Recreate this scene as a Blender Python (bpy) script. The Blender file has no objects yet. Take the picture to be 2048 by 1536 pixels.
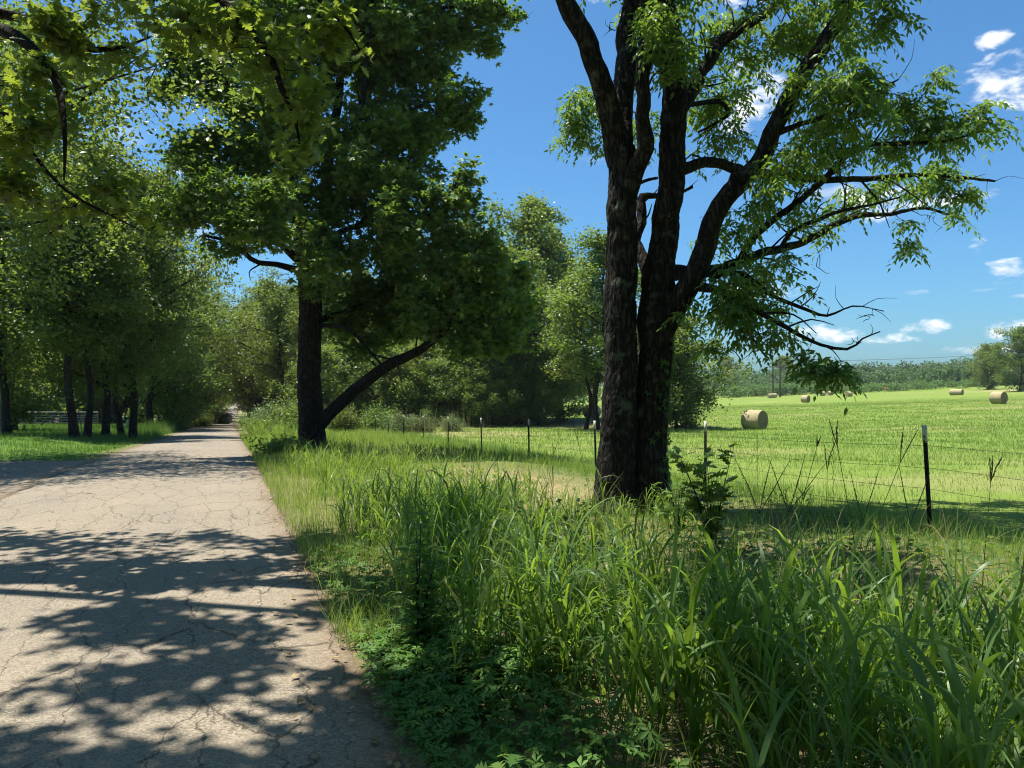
import bpy, math, random
import numpy as np

# ------------------------------------------------------------------ camera, sky, sun, exposure
sc = bpy.context.scene
COL = sc.collection
F, CX, HY, CAMZ = 1536.0, 1024.0, 775.0, 1.65      # focal length and horizon of a 2048 px wide frame
cam_d = bpy.data.cameras.new('camera'); cam = bpy.data.objects.new('camera', cam_d); COL.objects.link(cam)
cam.location = (0, 0, CAMZ); cam.rotation_euler = (math.radians(90), 0, 0)
cam_d.sensor_width = 36.0; cam_d.lens = 36.0 * F / 2048.0; cam_d.shift_y = 7.0 / 2048.0
cam_d.clip_start = 0.05; cam_d.clip_end = 6000.0
sc.camera = cam

SUN = np.array([-0.25, 0.10, 0.95]); SUN /= np.linalg.norm(SUN)
SUN_EL = math.asin(SUN[2]); SUN_AZ = math.atan2(SUN[0], SUN[1])
sun_d = bpy.data.lights.new('sun', 'SUN'); sun = bpy.data.objects.new('sun', sun_d); COL.objects.link(sun)
sun_d.energy = 5.0; sun_d.angle = math.radians(0.53); sun_d.color = (1.0, 0.94, 0.82)
sun.rotation_euler = (math.pi / 2 - SUN_EL, 0, math.pi - SUN_AZ)
sun.location = (0, 0, 60)

sc.view_settings.view_transform = 'Standard'; sc.view_settings.look = 'None'
sc.view_settings.exposure = 1.15; sc.view_settings.gamma = 1.0; sc.view_settings.use_curve_mapping = False
sc.render.engine = 'CYCLES'
sc.cycles.use_denoising = True; sc.cycles.filter_width = 1.1
sc.cycles.max_bounces = 8; sc.cycles.diffuse_bounces = 5; sc.cycles.transmission_bounces = 6
sc.cycles.sample_clamp_indirect = 6.0

# node helper
class NT:
    def __init__(s, tree): s.t = tree; s.n = tree.nodes; s.l = tree.links
    def new(s, typ, **kw):
        n = s.n.new(typ)
        for k, v in kw.items(): setattr(n, k, v)
        return n
    def put(s, sock, v):
        if hasattr(v, 'is_output') or hasattr(v, 'links'): s.l.new(v, sock)
        else: sock.default_value = v
    def math(s, op, a, b=None, c=None, clamp=False):
        n = s.new('ShaderNodeMath', operation=op); n.use_clamp = clamp
        for i, v in enumerate((a, b, c)):
            if v is not None: s.put(n.inputs[i], v)
        return n.outputs[0]
    def mix(s, fac, a, b, blend='MIX'):
        n = s.new('ShaderNodeMix', data_type='RGBA', blend_type=blend)
        s.put(n.inputs[0], fac); s.put(n.inputs[6], a); s.put(n.inputs[7], b)
        return n.outputs[2]
    def noise(s, vec, scale, detail=3, rough=0.55, dist=0.0):
        n = s.new('ShaderNodeTexNoise'); n.inputs['Scale'].default_value = scale
        n.inputs['Detail'].default_value = detail; n.inputs['Roughness'].default_value = rough
        n.inputs['Distortion'].default_value = dist
        if vec is not None: s.l.new(vec, n.inputs['Vector'])
        return n.outputs['Fac']
    def ramp(s, fac, stops):
        n = s.new('ShaderNodeValToRGB'); e = n.color_ramp.elements
        while len(e) < len(stops): e.new(0.5)
        for el, (p, c) in zip(e, stops):
            el.position = p; el.color = c if len(c) == 4 else (*c, 1)
        s.put(n.inputs[0], fac); return n.outputs[0]
    def smooth(s, v, a, b):
        n = s.new('ShaderNodeMapRange', interpolation_type='SMOOTHSTEP')
        s.put(n.inputs[0], v); n.inputs[1].default_value = a; n.inputs[2].default_value = b
        return n.outputs[0]
    def mapping(s, vec, scale=(1, 1, 1), rot=(0, 0, 0), loc=(0, 0, 0)):
        n = s.new('ShaderNodeMapping'); s.l.new(vec, n.inputs[0])
        n.inputs['Scale'].default_value = scale; n.inputs['Rotation'].default_value = rot; n.inputs['Location'].default_value = loc
        return n.outputs[0]

def rgb(r, g, b): return (r, g, b, 1.0)

world = bpy.data.worlds.new('World'); sc.world = world; world.use_nodes = True
w = NT(world.node_tree); w.n.clear()
sky = w.new('ShaderNodeTexSky', sky_type='NISHITA'); sky.sun_disc = False
sky.sun_elevation = SUN_EL; sky.sun_rotation = SUN_AZ; sky.altitude = 100; sky.air_density = 1.0; sky.dust_density = 1.4; sky.ozone_density = 2.0
tc = w.new('ShaderNodeTexCoord'); sep = w.new('ShaderNodeSeparateXYZ'); w.l.new(tc.outputs['Generated'], sep.inputs[0])
SKY_S = 0.057; HAZE = 0.00011
dx, dy, dz = sep.outputs
az = w.math('ARCTAN2', dx, dy); el = w.math('ARCSINE', dz)
zz = w.math('ADD', w.math('MAXIMUM', dz, 0.0), 0.10)
comb = w.new('ShaderNodeCombineXYZ'); w.put(comb.inputs[0], w.math('DIVIDE', dx, zz)); w.put(comb.inputs[1], w.math('DIVIDE', dy, zz))
puff = w.noise(comb.outputs[0], 1.15, 6, 0.58)
fair = w.math('MULTIPLY', w.smooth(puff, 0.60, 0.72), w.smooth(dz, 0.03, 0.10))
# cumulus clouds: azimuth, elevation and half sizes in degrees
CL = [(33.4, 18.6, 3.0, 1.9), (24.4, 12.7, 3.4, 1.7), (17.2, 19.7, 2.8, 2.6), (33.0, 7.3, 1.7, 0.8), (31.3, 9.1, 1.1, 0.5),
      (28.4, 4.0, 1.6, 0.55), (26.0, 3.2, 2.2, 0.4), (33.2, 3.6, 1.8, 0.6), (22.0, 3.6, 2.6, 0.8), (31.5, 2.4, 3.0, 0.3),
      (4.5, 3.0, 2.2, 2.2), (16.0, 26.5, 3.0, 1.4), (6.0, 27.3, 2.0, 1.0), (-22.5, 15.0, 2.2, 1.1), (29.5, 12.0, 4.0, 0.45), (18.0, 7.0, 3.2, 0.8), (32.2, 20.9, 1.2, 0.5)]
v3 = w.new('ShaderNodeCombineXYZ'); w.put(v3.inputs[0], w.math('MULTIPLY', az, 1.0)); w.put(v3.inputs[1], w.math('MULTIPLY', el, 2.0))
n1 = w.noise(v3.outputs[0], 26.0, 7, 0.62, 0.3)
n2 = w.noise(v3.outputs[0], 7.0, 3, 0.5)
tot = None
for (a, e, ra, re) in CL:
    da = w.math('DIVIDE', w.math('SUBTRACT', az, math.radians(a)), math.radians(ra))
    de = w.math('DIVIDE', w.math('SUBTRACT', el, math.radians(e)), math.radians(re))
    r2 = w.math('ADD', w.math('MULTIPLY', da, da), w.math('MULTIPLY', de, de))
    m = w.math('SUBTRACT', 1.0, r2)
    tot = m if tot is None else w.math('MAXIMUM', tot, m)
tot = w.math('MAXIMUM', tot, -2.0)
shape = w.math('ADD', w.math('MULTIPLY', tot, 0.30), w.math('ADD', w.math('MULTIPLY', w.math('SUBTRACT', n1, 0.5), 1.7), w.math('MULTIPLY', w.math('SUBTRACT', n2, 0.5), 0.9)))
cum = w.smooth(shape, 0.04, 0.55)
mask = w.math('MAXIMUM', w.math('MULTIPLY', cum, 0.95), w.math('MULTIPLY', fair, 0.55))
tint = w.new('ShaderNodeMix', data_type='RGBA', blend_type='MULTIPLY'); tint.inputs[0].default_value = 1.0
w.l.new(sky.outputs[0], tint.inputs[6]); tint.inputs[7].default_value = rgb(0.52, 1.0, 1.32)
cl_col = w.mix(w.smooth(n1, 0.35, 0.65), rgb(7.8, 8.3, 9.0), rgb(10.2, 10.3, 10.4))
colr = w.mix(mask, tint.outputs[2], cl_col)
bg = w.new('ShaderNodeBackground'); bg.inputs[1].default_value = SKY_S; w.l.new(colr, bg.inputs[0])
wo = w.new('ShaderNodeOutputWorld'); w.l.new(bg.outputs[0], wo.inputs[0])

# ------------------------------------------------------------------ helpers
rng = np.random.default_rng(11)
def P(x, y, D):                       # a point D metres ahead seen at pixel x, y of the photograph
    return np.array([(x - CX) / F * D, D, CAMZ + (HY - y) / F * D])

def vnoise(x, y, seed=0):             # value noise, 0..1
    x = np.asarray(x, float); y = np.asarray(y, float)
    xi = np.floor(x).astype(np.int64); yi = np.floor(y).astype(np.int64); fx = x - xi; fy = y - yi
    fx = fx * fx * (3 - 2 * fx); fy = fy * fy * (3 - 2 * fy)
    def h(a, b):
        n = (a * 374761393 + b * 668265263 + seed * 974634497) & 0x7fffffff
        n = ((n ^ (n >> 13)) * 1274126177) & 0x7fffffff
        return ((n ^ (n >> 16)) & 0xffff) / 65535.0
    return (h(xi, yi) * (1 - fx) + h(xi + 1, yi) * fx) * (1 - fy) + (h(xi, yi + 1) * (1 - fx) + h(xi + 1, yi + 1) * fx) * fy
def fbm(x, y, seed=0, o=4):
    s = 0; a = 0.5; t = 0
    for i in range(o):
        s = s + a * vnoise(np.asarray(x) * 2 ** i, np.asarray(y) * 2 ** i, seed + i * 17); t += a; a *= 0.5
    return s / t
def sstep(x, a, b):
    t = np.clip((np.asarray(x, float) - a) / (b - a), 0, 1); return t * t * (3 - 2 * t)

SL = 0.37                             # the road runs forward and to the left: x = u - lane offset
def LN(y): y = np.asarray(y, float); return SL * np.clip(y, -200, 700) - 6e-5 * np.clip(y - 50, 0, 550) ** 2   # sideways offset of the lane at distance y
_d = np.arange(-80, 2001, 1.0)
def _table(ds, zs, k):
    v = np.interp(_d, ds, zs); ker = np.hanning(k); ker /= ker.sum()
    return np.convolve(np.pad(v, k // 2, mode='edge'), ker, mode='valid')
T_ROAD = _table([-80, 0, 10, 24, 50, 74, 120, 177, 256, 400, 470, 2000], [0.4, 0, -.08, -.45, -1.45, -2.25, -4.05, -6.0, -7.0, -6.0, -7.0, -9], 15)
T_FLD = _table([-80, 0, 10, 20, 30, 66, 109, 150, 200, 250, 350, 600, 2000], [0.4, -.05, -.22, -.62, -1.05, -1.95, -2.2, -3.5, -5.1, -6.1, -7.5, -9, -16], 15)
U_R, U_L = 0.80, -3.75                # edges of the asphalt
def ground(x, y):
    x = np.asarray(x, float); y = np.asarray(y, float)
    u = x + LN(y)
    z = np.interp(y, _d, T_ROAD) * (1 - sstep(u, 3, 14)) + np.interp(y, _d, T_FLD) * sstep(u, 3, 14)
    z = z + 0.022 * np.maximum(0, u - 40) + 0.00006 * np.maximum(0, np.minimum(u, 400) - 40) ** 2
    z = z - 0.16 * np.exp(-((u - 4.0) / 1.5) ** 2) - 0.10 * np.exp(-((u + 5.2) / 0.9) ** 2) * sstep(y, 24, 30)
    z = z + 0.22 * sstep(-u, 5.5, 9) * sstep(y, 22, 28)
    off = sstep(np.maximum(u - U_R, U_L - u), 0.1, 1.6)
    z = z + off * ((fbm(x * 0.35, y * 0.35, 3) - 0.5) * 0.22 + (vnoise(x * 2.1, y * 2.1, 8) - 0.5) * 0.06)
    return z
def gz(x, y): return float(ground(np.array([x]), np.array([y]))[0])
def on(px, D, dx=0.0):                # ground point at distance D under pixel column px
    x = (px - CX) / F * D + dx
    return np.array([x, D, gz(x, D)])

def mesh_np(name, V, faces, mats, attrs=None, smooth=False, midx=None):
    me = bpy.data.meshes.new(name)
    V = np.ascontiguousarray(V, np.float32).reshape(-1, 3)
    me.vertices.add(len(V)); me.vertices.foreach_set('co', V.ravel())
    fs = [np.asarray(f, np.int32) for f in faces if len(f)]
    nl = sum(f.size for f in fs); npoly = sum(len(f) for f in fs)
    me.loops.add(nl); me.polygons.add(npoly)
    me.loops.foreach_set('vertex_index', np.concatenate([f.ravel() for f in fs]))
    lt = np.concatenate([np.full(len(f), f.shape[1], np.int32) for f in fs])
    st = np.concatenate([[0], np.cumsum(lt)[:-1]]).astype(np.int32)
    me.polygons.foreach_set('loop_start', st)
    if smooth: me.polygons.foreach_set('use_smooth', np.ones(npoly, bool))
    if midx is not None: me.polygons.foreach_set('material_index', np.asarray(midx, np.int32))
    for m in (mats if isinstance(mats, (list, tuple)) else [mats]): me.materials.append(m)
    me.update(calc_edges=True)
    for k, v in (attrs or {}).items():
        a = me.attributes.new(k, 'FLOAT', 'POINT'); a.data.foreach_set('value', np.ascontiguousarray(v, np.float32))
    return me

def obj(name, me, parent=None, **props):
    o = bpy.data.objects.new(name, me); COL.objects.link(o)
    if parent is not None: o.parent = parent
    for k, v in props.items(): o[k] = v
    return o
def thing(name, label, cat, loc=(0, 0, 0), group=None):
    o = bpy.data.objects.new(name, None); COL.objects.link(o); o.location = tuple(float(c) for c in loc); o['label'] = label; o['category'] = cat
    o.empty_display_size = 0.3
    if group: o['group'] = group
    return o

class MB:                             # gathers triangles and quads with a tint for each vertex
    def __init__(s): s.v = []; s.t = []; s.q = []; s.a = []; s.n = 0
    def add(s, V, tris=None, quads=None, tint=0.5):
        V = np.asarray(V, float).reshape(-1, 3)
        if tris is not None and len(tris): s.t.append(np.asarray(tris, np.int64) + s.n)
        if quads is not None and len(quads): s.q.append(np.asarray(quads, np.int64) + s.n)
        s.a.append(np.broadcast_to(np.asarray(tint, float), (len(V),)))
        s.v.append(V); s.n += len(V)
    def mesh(s, name, mat, origin=(0, 0, 0), smooth=False):
        fs = []
        if s.t: fs.append(np.concatenate(s.t))
        if s.q: fs.append(np.concatenate(s.q))
        return mesh_np(name, np.concatenate(s.v) - np.asarray(origin, float), fs, mat, {'tint': np.concatenate(s.a)}, smooth)

def unit(a): return a / np.maximum(np.linalg.norm(a, axis=-1, keepdims=True), 1e-9)
def frames(d, up):                    # rotation matrices with columns x, y=d, z near up
    d = unit(d); x = unit(np.cross(d, up)); z = np.cross(x, d)
    return np.stack([x, d, z], axis=-1)
def scatter(mb, tv, tf, pos, R, scale, tint):
    N = len(pos); k = len(tv)
    scale = np.asarray(scale, float).reshape(N, -1)
    V = np.einsum('nij,nkj->nki', R, tv[None] * (scale[:, None, :] if scale.shape[1] == 3 else scale[:, None, :1])) + pos[:, None, :]
    Fx = (tf[None] + (np.arange(N) * k)[:, None, None]).reshape(-1, tf.shape[1])
    t = np.repeat(np.broadcast_to(tint, (N,)), k)
    if tf.shape[1] == 3: mb.add(V, tris=Fx, tint=t)
    else: mb.add(V, quads=Fx, tint=t)

def tube(mb, pts, rad, sides=10, rough=0.0, seed=0, cap=True, tint=0.5, furrow=0.0):
    pts = np.asarray(pts, float); rad = np.asarray(rad, float); n = len(pts)
    tan = unit(np.gradient(pts, axis=0)); ref = np.array([1.0, 0.13, 0.0]) if abs(tan[0][0]) < 0.9 else np.array([0., 0, 1])
    V = np.zeros((n, sides, 3)); x = unit(np.cross(np.cross(tan[0], ref), tan[0]))
    ang = np.arange(sides) / sides * 2 * math.pi
    L = np.concatenate([[0], np.cumsum(np.linalg.norm(np.diff(pts, axis=0), axis=1))])
    for i in range(n):
        x = unit(x - tan[i] * np.dot(x, tan[i])); yv = np.cross(tan[i], x)
        r = rad[i]
        if rough:
            r = r * (1 + rough * (2 * fbm(np.cos(ang) * 1.5 + 9, np.sin(ang) * 1.5 + L[i] * 1.7 + seed, seed, 3) - 1)
                     + rough * 0.6 * (2 * vnoise(ang * 3.0, np.full(sides, L[i] * 6.0), seed + 5) - 1))
        if furrow:
            wig = ang * 7.0 + 1.6 * np.sin(L[i] * 2.3 + seed) + .9 * np.sin(L[i] * 5.1 + ang * 2)
            rid = 1 - np.abs(2 * vnoise(np.mod(wig, 14 * math.pi), np.full(sides, L[i] * 4.2), seed + 9) - 1)
            kn = fbm(np.cos(ang) * 2 + 5, np.sin(ang) * 2 + L[i] * 1.1, seed + 3, 2)
            r = r + furrow * (rid - .6) + furrow * 2.2 * (kn - .5) + furrow * .7 * (vnoise(ang * 14, np.full(sides, L[i] * 22.0), seed + 2) - .5)
        V[i] = pts[i] + np.cos(ang)[:, None] * x * np.reshape(r, (-1, 1)) + np.sin(ang)[:, None] * yv * np.reshape(r, (-1, 1))
    a = np.arange(n - 1)[:, None] * sides + np.arange(sides)[None]; b = np.arange(n - 1)[:, None] * sides + (np.arange(sides)[None] + 1) % sides
    q = np.stack([a, b, b + sides, a + sides], -1).reshape(-1, 4)
    mb.add(V, quads=q, tint=tint)
    if cap:
        c = (n - 1) * sides
        mb.add(np.concatenate([V[-1], pts[-1:] + tan[-1] * rad[-1] * 0.5]), tris=[(i, (i + 1) % sides, sides) for i in range(sides)], tint=tint)

def spline(ctrl, step=0.12):          # Catmull-Rom through rows of (x, y, z, r)
    c = np.asarray(ctrl, float); c = np.vstack([2 * c[0] - c[1], c, 2 * c[-1] - c[-2]]); out = []
    for i in range(1, len(c) - 2):
        p0, p1, p2, p3 = c[i - 1], c[i], c[i + 1], c[i + 2]
        m = max(2, int(np.linalg.norm((p2 - p1)[:3]) / step))
        for t in np.arange(m) / m:
            out.append(0.5 * ((2 * p1) + (-p0 + p2) * t + (2 * p0 - 5 * p1 + 4 * p2 - p3) * t * t + (-p0 + 3 * p1 - 3 * p2 + p3) * t ** 3))
    out.append(c[-2]); o = np.array(out); o[:, 3] = np.maximum(o[:, 3], 0.002); return o

def twig_tubes(mb, paths, radii, sides=4, tint=0.5):   # many thin branches at once: paths (N, K, 3), radii (N, K)
    paths = np.asarray(paths, float); N, K, _ = paths.shape
    tan = unit(np.gradient(paths, axis=1)); ref = np.where(np.abs(tan[:, :, 2:3]) > 0.9, np.array([1.0, 0, 0]), np.array([0, 0, 1.0]))
    x = unit(np.cross(tan, ref)); yv = np.cross(tan, x)
    ang = np.arange(sides) / sides * 2 * math.pi
    V = paths[:, :, None, :] + radii[:, :, None, None] * (np.cos(ang)[None, None, :, None] * x[:, :, None, :] + np.sin(ang)[None, None, :, None] * yv[:, :, None, :])
    base = (np.arange(N) * K * sides)[:, None, None]
    a = np.arange(K - 1)[:, None] * sides + np.arange(sides)[None]; b = np.arange(K - 1)[:, None] * sides + (np.arange(sides)[None] + 1) % sides
    q = np.stack([a, b, b + sides, a + sides], -1)[None].reshape(1, -1, 4) + base
    mb.add(V, quads=q.reshape(-1, 4), tint=tint)

# leaf outlines: stem at the origin, blade along +y, top towards +z
def _t(v): return np.array(v, float)
LEAF_DIAMOND = (_t([(0, 0, 0), (-.34, .45, .06), (0, 1, -.05), (.34, .45, .06)]), np.array([(0, 2, 1), (0, 3, 2)]))
LEAF_LANCE = (_t([(0, 0, 0), (-.20, .36, .03), (0, .4, -.03), (.20, .36, .03), (0, 1, -.16)]), np.array([(0, 2, 1), (0, 3, 2), (2, 4, 1), (2, 3, 4)]))
def _star():
    v = []; f = []
    for k, (a, r) in enumerate([(-122, .44), (-60, .60), (0, .68), (60, .60), (122, .44)]):
        a = math.radians(a); s_, c_ = math.sin(a), math.cos(a)
        for x, y, z in ((-.21, -.05, .03), (.21, -.05, .03), (0, r, -.10)): v.append((x * c_ + y * s_, .38 - x * s_ + y * c_, z))
        f.append((3 * k, 3 * k + 1, 3 * k + 2))
    return _t(v), np.array(f)
LEAF_STAR = _star()
def _oak():
    prof = [(0.0, .02), (.14, .05), (.26, .27), (.34, .10), (.48, .40), (.58, .13), (.72, .36), (.80, .12), (.90, .19), (1.0, .03)]
    v = []; f = []
    for y, xw in prof:
        up = .10 * xw; dr = -.12 * y * y
        v += [(-xw, y + .35 * max(0, xw - .1), up + dr), (0, y, dr), (xw, y + .35 * max(0, xw - .1), up + dr)]
    for i in range(len(prof) - 1):
        a = i * 3
        f += [(a, a + 1, a + 4), (a, a + 4, a + 3), (a + 1, a + 2, a + 5), (a + 1, a + 5, a + 4)]
    return _t(v), np.array(f)
LEAF_OAK = _oak()
def _palm5():
    v = []; f = []
    for a, L in ((-115, .62), (-55, .85), (0, 1.0), (55, .85), (115, .62)):
        s, c = math.sin(math.radians(a)), math.cos(math.radians(a)); k = len(v)
        for (x, y, z) in ((0, .05, 0), (-.19, .52, .06), (0, 1, -.1), (.19, .52, .06)):
            v.append(((x * c + y * s) * L, (-x * s + y * c) * L, z))
        f += [(k, k + 2, k + 1), (k, k + 3, k + 2)]
    return _t(v), np.array(f)
LEAF_FIVE = _palm5()

# ------------------------------------------------------------------ materials
def new_mat(name):
    m = bpy.data.materials.new(name); m.use_nodes = True; t = NT(m.node_tree); t.n.clear()
    o = t.new('ShaderNodeOutputMaterial'); return m, t, o
def princ(t, col, rough=0.8, spec=0.3, bump=None, bstr=0.3, bdist=0.02):
    p = t.new('ShaderNodeBsdfPrincipled'); t.put(p.inputs['Base Color'], col); t.put(p.inputs['Roughness'], rough)
    p.inputs['Specular IOR Level'].default_value = spec
    if bump is not None:
        b = t.new('ShaderNodeBump'); b.inputs['Strength'].default_value = bstr; b.inputs['Distance'].default_value = bdist
        t.put(b.inputs['Height'], bump); t.l.new(b.outputs[0], p.inputs['Normal'])
    return p
def attr(t, name):
    a = t.new('ShaderNodeAttribute', attribute_name=name); return a.outputs['Fac']

def leaf_mat(name, lo, mid, hi, trans, tf=0.42, rough=0.42, spec=0.30, obj_var=0.25):
    m, t, o = new_mat(name)
    tint = attr(t, 'tint')
    oi = t.new('ShaderNodeObjectInfo')
    col = t.ramp(tint, [(0.0, lo), (0.55, mid), (1.0, hi)])
    g = t.new('ShaderNodeNewGeometry')
    hs = t.new('ShaderNodeHueSaturation')
    t.put(hs.inputs['Hue'], t.math('ADD', t.math('MULTIPLY', t.math('SUBTRACT', oi.outputs['Random'], 0.5), 0.035 * obj_var / .25), 0.5))
    t.put(hs.inputs['Value'], t.math('ADD', t.math('MULTIPLY', t.math('SUBTRACT', oi.outputs['Random'], 0.5), obj_var), 1.0))
    t.l.new(col, hs.inputs['Color'])
    back = t.mix(g.outputs['Backfacing'], hs.outputs[0], t.mix(0.25, hs.outputs[0], rgb(.22, .27, .15)))   # paler underside
    p = princ(t, back, rough, spec)
    tr = t.new('ShaderNodeBsdfTranslucent'); t.put(tr.inputs[0], t.mix(0.5, hs.outputs[0], rgb(*trans)))
    ms = t.new('ShaderNodeMixShader'); ms.inputs[0].default_value = tf
    t.l.new(p.outputs[0], ms.inputs[1]); t.l.new(tr.outputs[0], ms.inputs[2]); t.l.new(ms.outputs[0], o.inputs[0]); return m

M = {}
M['gum_leaf'] = leaf_mat('sweetgum_leaf', (0.044, 0.107, 0.023), (0.078, 0.174, 0.034), (0.172, 0.276, 0.043), (0.343, 0.569, 0.043), .40)
M['ash_leaf'] = leaf_mat('ash_leaf', (0.028, 0.081, 0.021), (0.059, 0.137, 0.028), (0.161, 0.226, 0.040), (0.342, 0.500, 0.035), .46)
M['oak_leaf'] = leaf_mat('oak_leaf', (0.034, 0.080, 0.018), (0.070, 0.131, 0.024), (0.152, 0.207, 0.034), (0.425, 0.523, 0.037), .50, .36)
M['tree_leaf'] = leaf_mat('broad_leaf', (0.033, 0.076, 0.020), (0.060, 0.118, 0.028), (0.144, 0.187, 0.039), (0.347, 0.427, 0.038), .48, .40, .35, .5)
M['pale_leaf'] = leaf_mat('pale_leaf', (.055, .10, .035), (.095, .15, .05), (.17, .21, .07), (.25, .34, .06), .38, .5, .4, .35)
M['far_leaf'] = leaf_mat('far_leaf', (0.034, 0.076, 0.028), (0.057, 0.109, 0.037), (0.098, 0.149, 0.048), (0.184, 0.299, 0.057), .34, .6, .3, .3)
M['far_bright'] = leaf_mat('far_bright_leaf', (.055, .11, .03), (.085, .15, .038), (.13, .19, .05), (.20, .32, .05), .36, .6, .3, .2)
M['creeper'] = leaf_mat('creeper_leaf', (0.048, 0.106, 0.020), (0.083, 0.165, 0.027), (0.165, 0.251, 0.041), (0.210, 0.356, 0.045), .32, .55, .3)
M['weed'] = leaf_mat('weed_leaf', (0.036, 0.090, 0.024), (0.066, 0.144, 0.036), (0.168, 0.240, 0.048), (0.288, 0.432, 0.048), .42, .6, .15)
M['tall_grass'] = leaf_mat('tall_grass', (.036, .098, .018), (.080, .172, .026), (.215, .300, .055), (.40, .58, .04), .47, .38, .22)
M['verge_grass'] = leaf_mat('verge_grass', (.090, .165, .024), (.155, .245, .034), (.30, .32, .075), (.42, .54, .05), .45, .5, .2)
M['field_grass'] = leaf_mat('field_grass', (.122, .188, .032), (.172, .245, .042), (.28, .31, .085), (.36, .50, .07), .42, .6, .25)
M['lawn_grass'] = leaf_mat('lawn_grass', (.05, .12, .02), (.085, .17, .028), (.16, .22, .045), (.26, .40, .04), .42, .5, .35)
M['dry_grass'] = leaf_mat('dry_grass', (.20, .14, .07), (.32, .24, .12), (.46, .38, .20), (.45, .36, .16), .35, .7, .2)
M['seed_head'] = leaf_mat('seed_head', (.035, .045, .025), (.055, .06, .03), (.10, .08, .045), (.12, .12, .04), .15, .7, .2)
M['pale_stem'] = leaf_mat('pale_stem', (.22, .22, .10), (.36, .34, .17), (.46, .40, .22), (.40, .38, .15), .25, .6, .3)

def bark_mat(name, dark, mid, lich, lich_amt, scale=1.0, bstr=0.9):
    m, t, o = new_mat(name)
    co = t.new('ShaderNodeTexCoord').outputs['Object']
    st = t.mapping(co, (9 * scale, 9 * scale, 2.2 * scale))
    wv = t.new('ShaderNodeTexVoronoi', feature='DISTANCE_TO_EDGE'); wv.inputs['Scale'].default_value = 1.6
    dn = t.new('ShaderNodeTexNoise'); dn.inputs['Scale'].default_value = 1.4; dn.inputs['Detail'].default_value = 4; t.l.new(st, dn.inputs['Vector'])
    vadd = t.new('ShaderNodeVectorMath', operation='ADD'); t.l.new(st, vadd.inputs[0]); t.l.new(dn.outputs['Color'], vadd.inputs[1]); t.l.new(vadd.outputs[0], wv.inputs['Vector'])
    ridge = t.smooth(wv.outputs['Distance'], 0.0, 0.32)
    fine = t.noise(t.mapping(co, (30 * scale, 30 * scale, 14 * scale)), 1.0, 5, 0.65)
    base = t.mix(t.math('MULTIPLY', ridge, t.math('ADD', t.math('MULTIPLY', fine, 0.8), 0.3)), rgb(*dark), rgb(*mid))
    patch = t.noise(co, 5.5 * scale, 5, 0.62); patch2 = t.noise(co, 1.3 * scale, 3, 0.5)
    lm = t.math('MULTIPLY', t.smooth(patch, 0.66 - lich_amt * 0.25, 0.76 - lich_amt * 0.22), t.smooth(patch2, 0.38, 0.58))
    col = t.mix(t.math('MULTIPLY', lm, 0.85), base, t.mix(fine, rgb(lich[0] * .6, lich[1] * .65, lich[2] * .6), rgb(*lich)))
    h = t.math('ADD', t.math('MULTIPLY', ridge, 0.8), t.math('MULTIPLY', fine, 0.45))
    p = princ(t, col, 0.9, 0.15, h, bstr, 0.03); t.l.new(p.outputs[0], o.inputs[0]); return m
M['bark'] = bark_mat('furrowed_bark', (.010, .009, .008), (.048, .042, .035), (.11, .115, .085), .5)
M['bark_gum'] = bark_mat('sweetgum_bark', (.010, .008, .007), (.042, .035, .029), (.09, .09, .07), .25)
M['bark_bg'] = bark_mat('woodland_bark', (.014, .011, .009), (.055, .046, .038), (.12, .12, .10), .35, 1.0, .6)
M['bark_pale'] = bark_mat('pale_bark', (.10, .085, .07), (.22, .19, .16), (.30, .29, .25), .5, 1.0, .5)

def ground_mat():
    m, t, o = new_mat('meadow_ground')
    co = t.new('ShaderNodeTexCoord').outputs['Object']
    dry, mown, dirt, lawn = attr(t, 'dry'), attr(t, 'mown'), attr(t, 'dirt'), attr(t, 'lawn')
    n_big = t.noise(co, 0.06, 4, 0.6); n_mid = t.noise(co, 0.9, 5, 0.65); n_fine = t.noise(co, 9.0, 5, 0.7); n_vf = t.noise(co, 45.0, 3, 0.7)
    streak = t.noise(t.mapping(co, (.55, 0.03, 1), (0, 0, -0.5)), 1.0, 4, 0.6)
    soil = t.mix(n_fine, rgb(.055, .042, .028), rgb(.15, .115, .075))
    litter = t.mix(t.smooth(n_vf, .42, .62), soil, rgb(.20, .155, .09))
    green = t.mix(n_fine, rgb(.060, .105, .020), rgb(.145, .205, .040))
    field = t.mix(t.smooth(n_mid, .3, .7), rgb(.112, .168, .028), rgb(.148, .205, .037))
    field = t.mix(t.math('MULTIPLY', t.smooth(streak, .48, .66), .40), field, rgb(.185, .22, .060))
    field = t.mix(t.math('MULTIPLY', t.smooth(n_fine, .5, .75), .5), field, rgb(.085, .155, .026))
    field = t.mix(t.math('MULTIPLY', t.smooth(n_big, .42, .68), .40), field, rgb(.155, .205, .050))
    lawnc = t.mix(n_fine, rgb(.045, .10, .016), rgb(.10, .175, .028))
    straw = t.mix(n_vf, rgb(.22, .165, .085), rgb(.40, .32, .18))
    c = t.mix(0.55, litter, green)
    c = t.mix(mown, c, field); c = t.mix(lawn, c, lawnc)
    c = t.mix(t.math('MULTIPLY', dry, t.smooth(n_fine, .25, .6)), c, straw); c = t.mix(dirt, c, litter)
    p = princ(t, c, 0.95, 0.1, t.math('ADD', n_fine, t.math('MULTIPLY', n_vf, .4)), 0.7, 0.06); t.l.new(p.outputs[0], o.inputs[0]); return m
M['ground'] = ground_mat()

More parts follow.
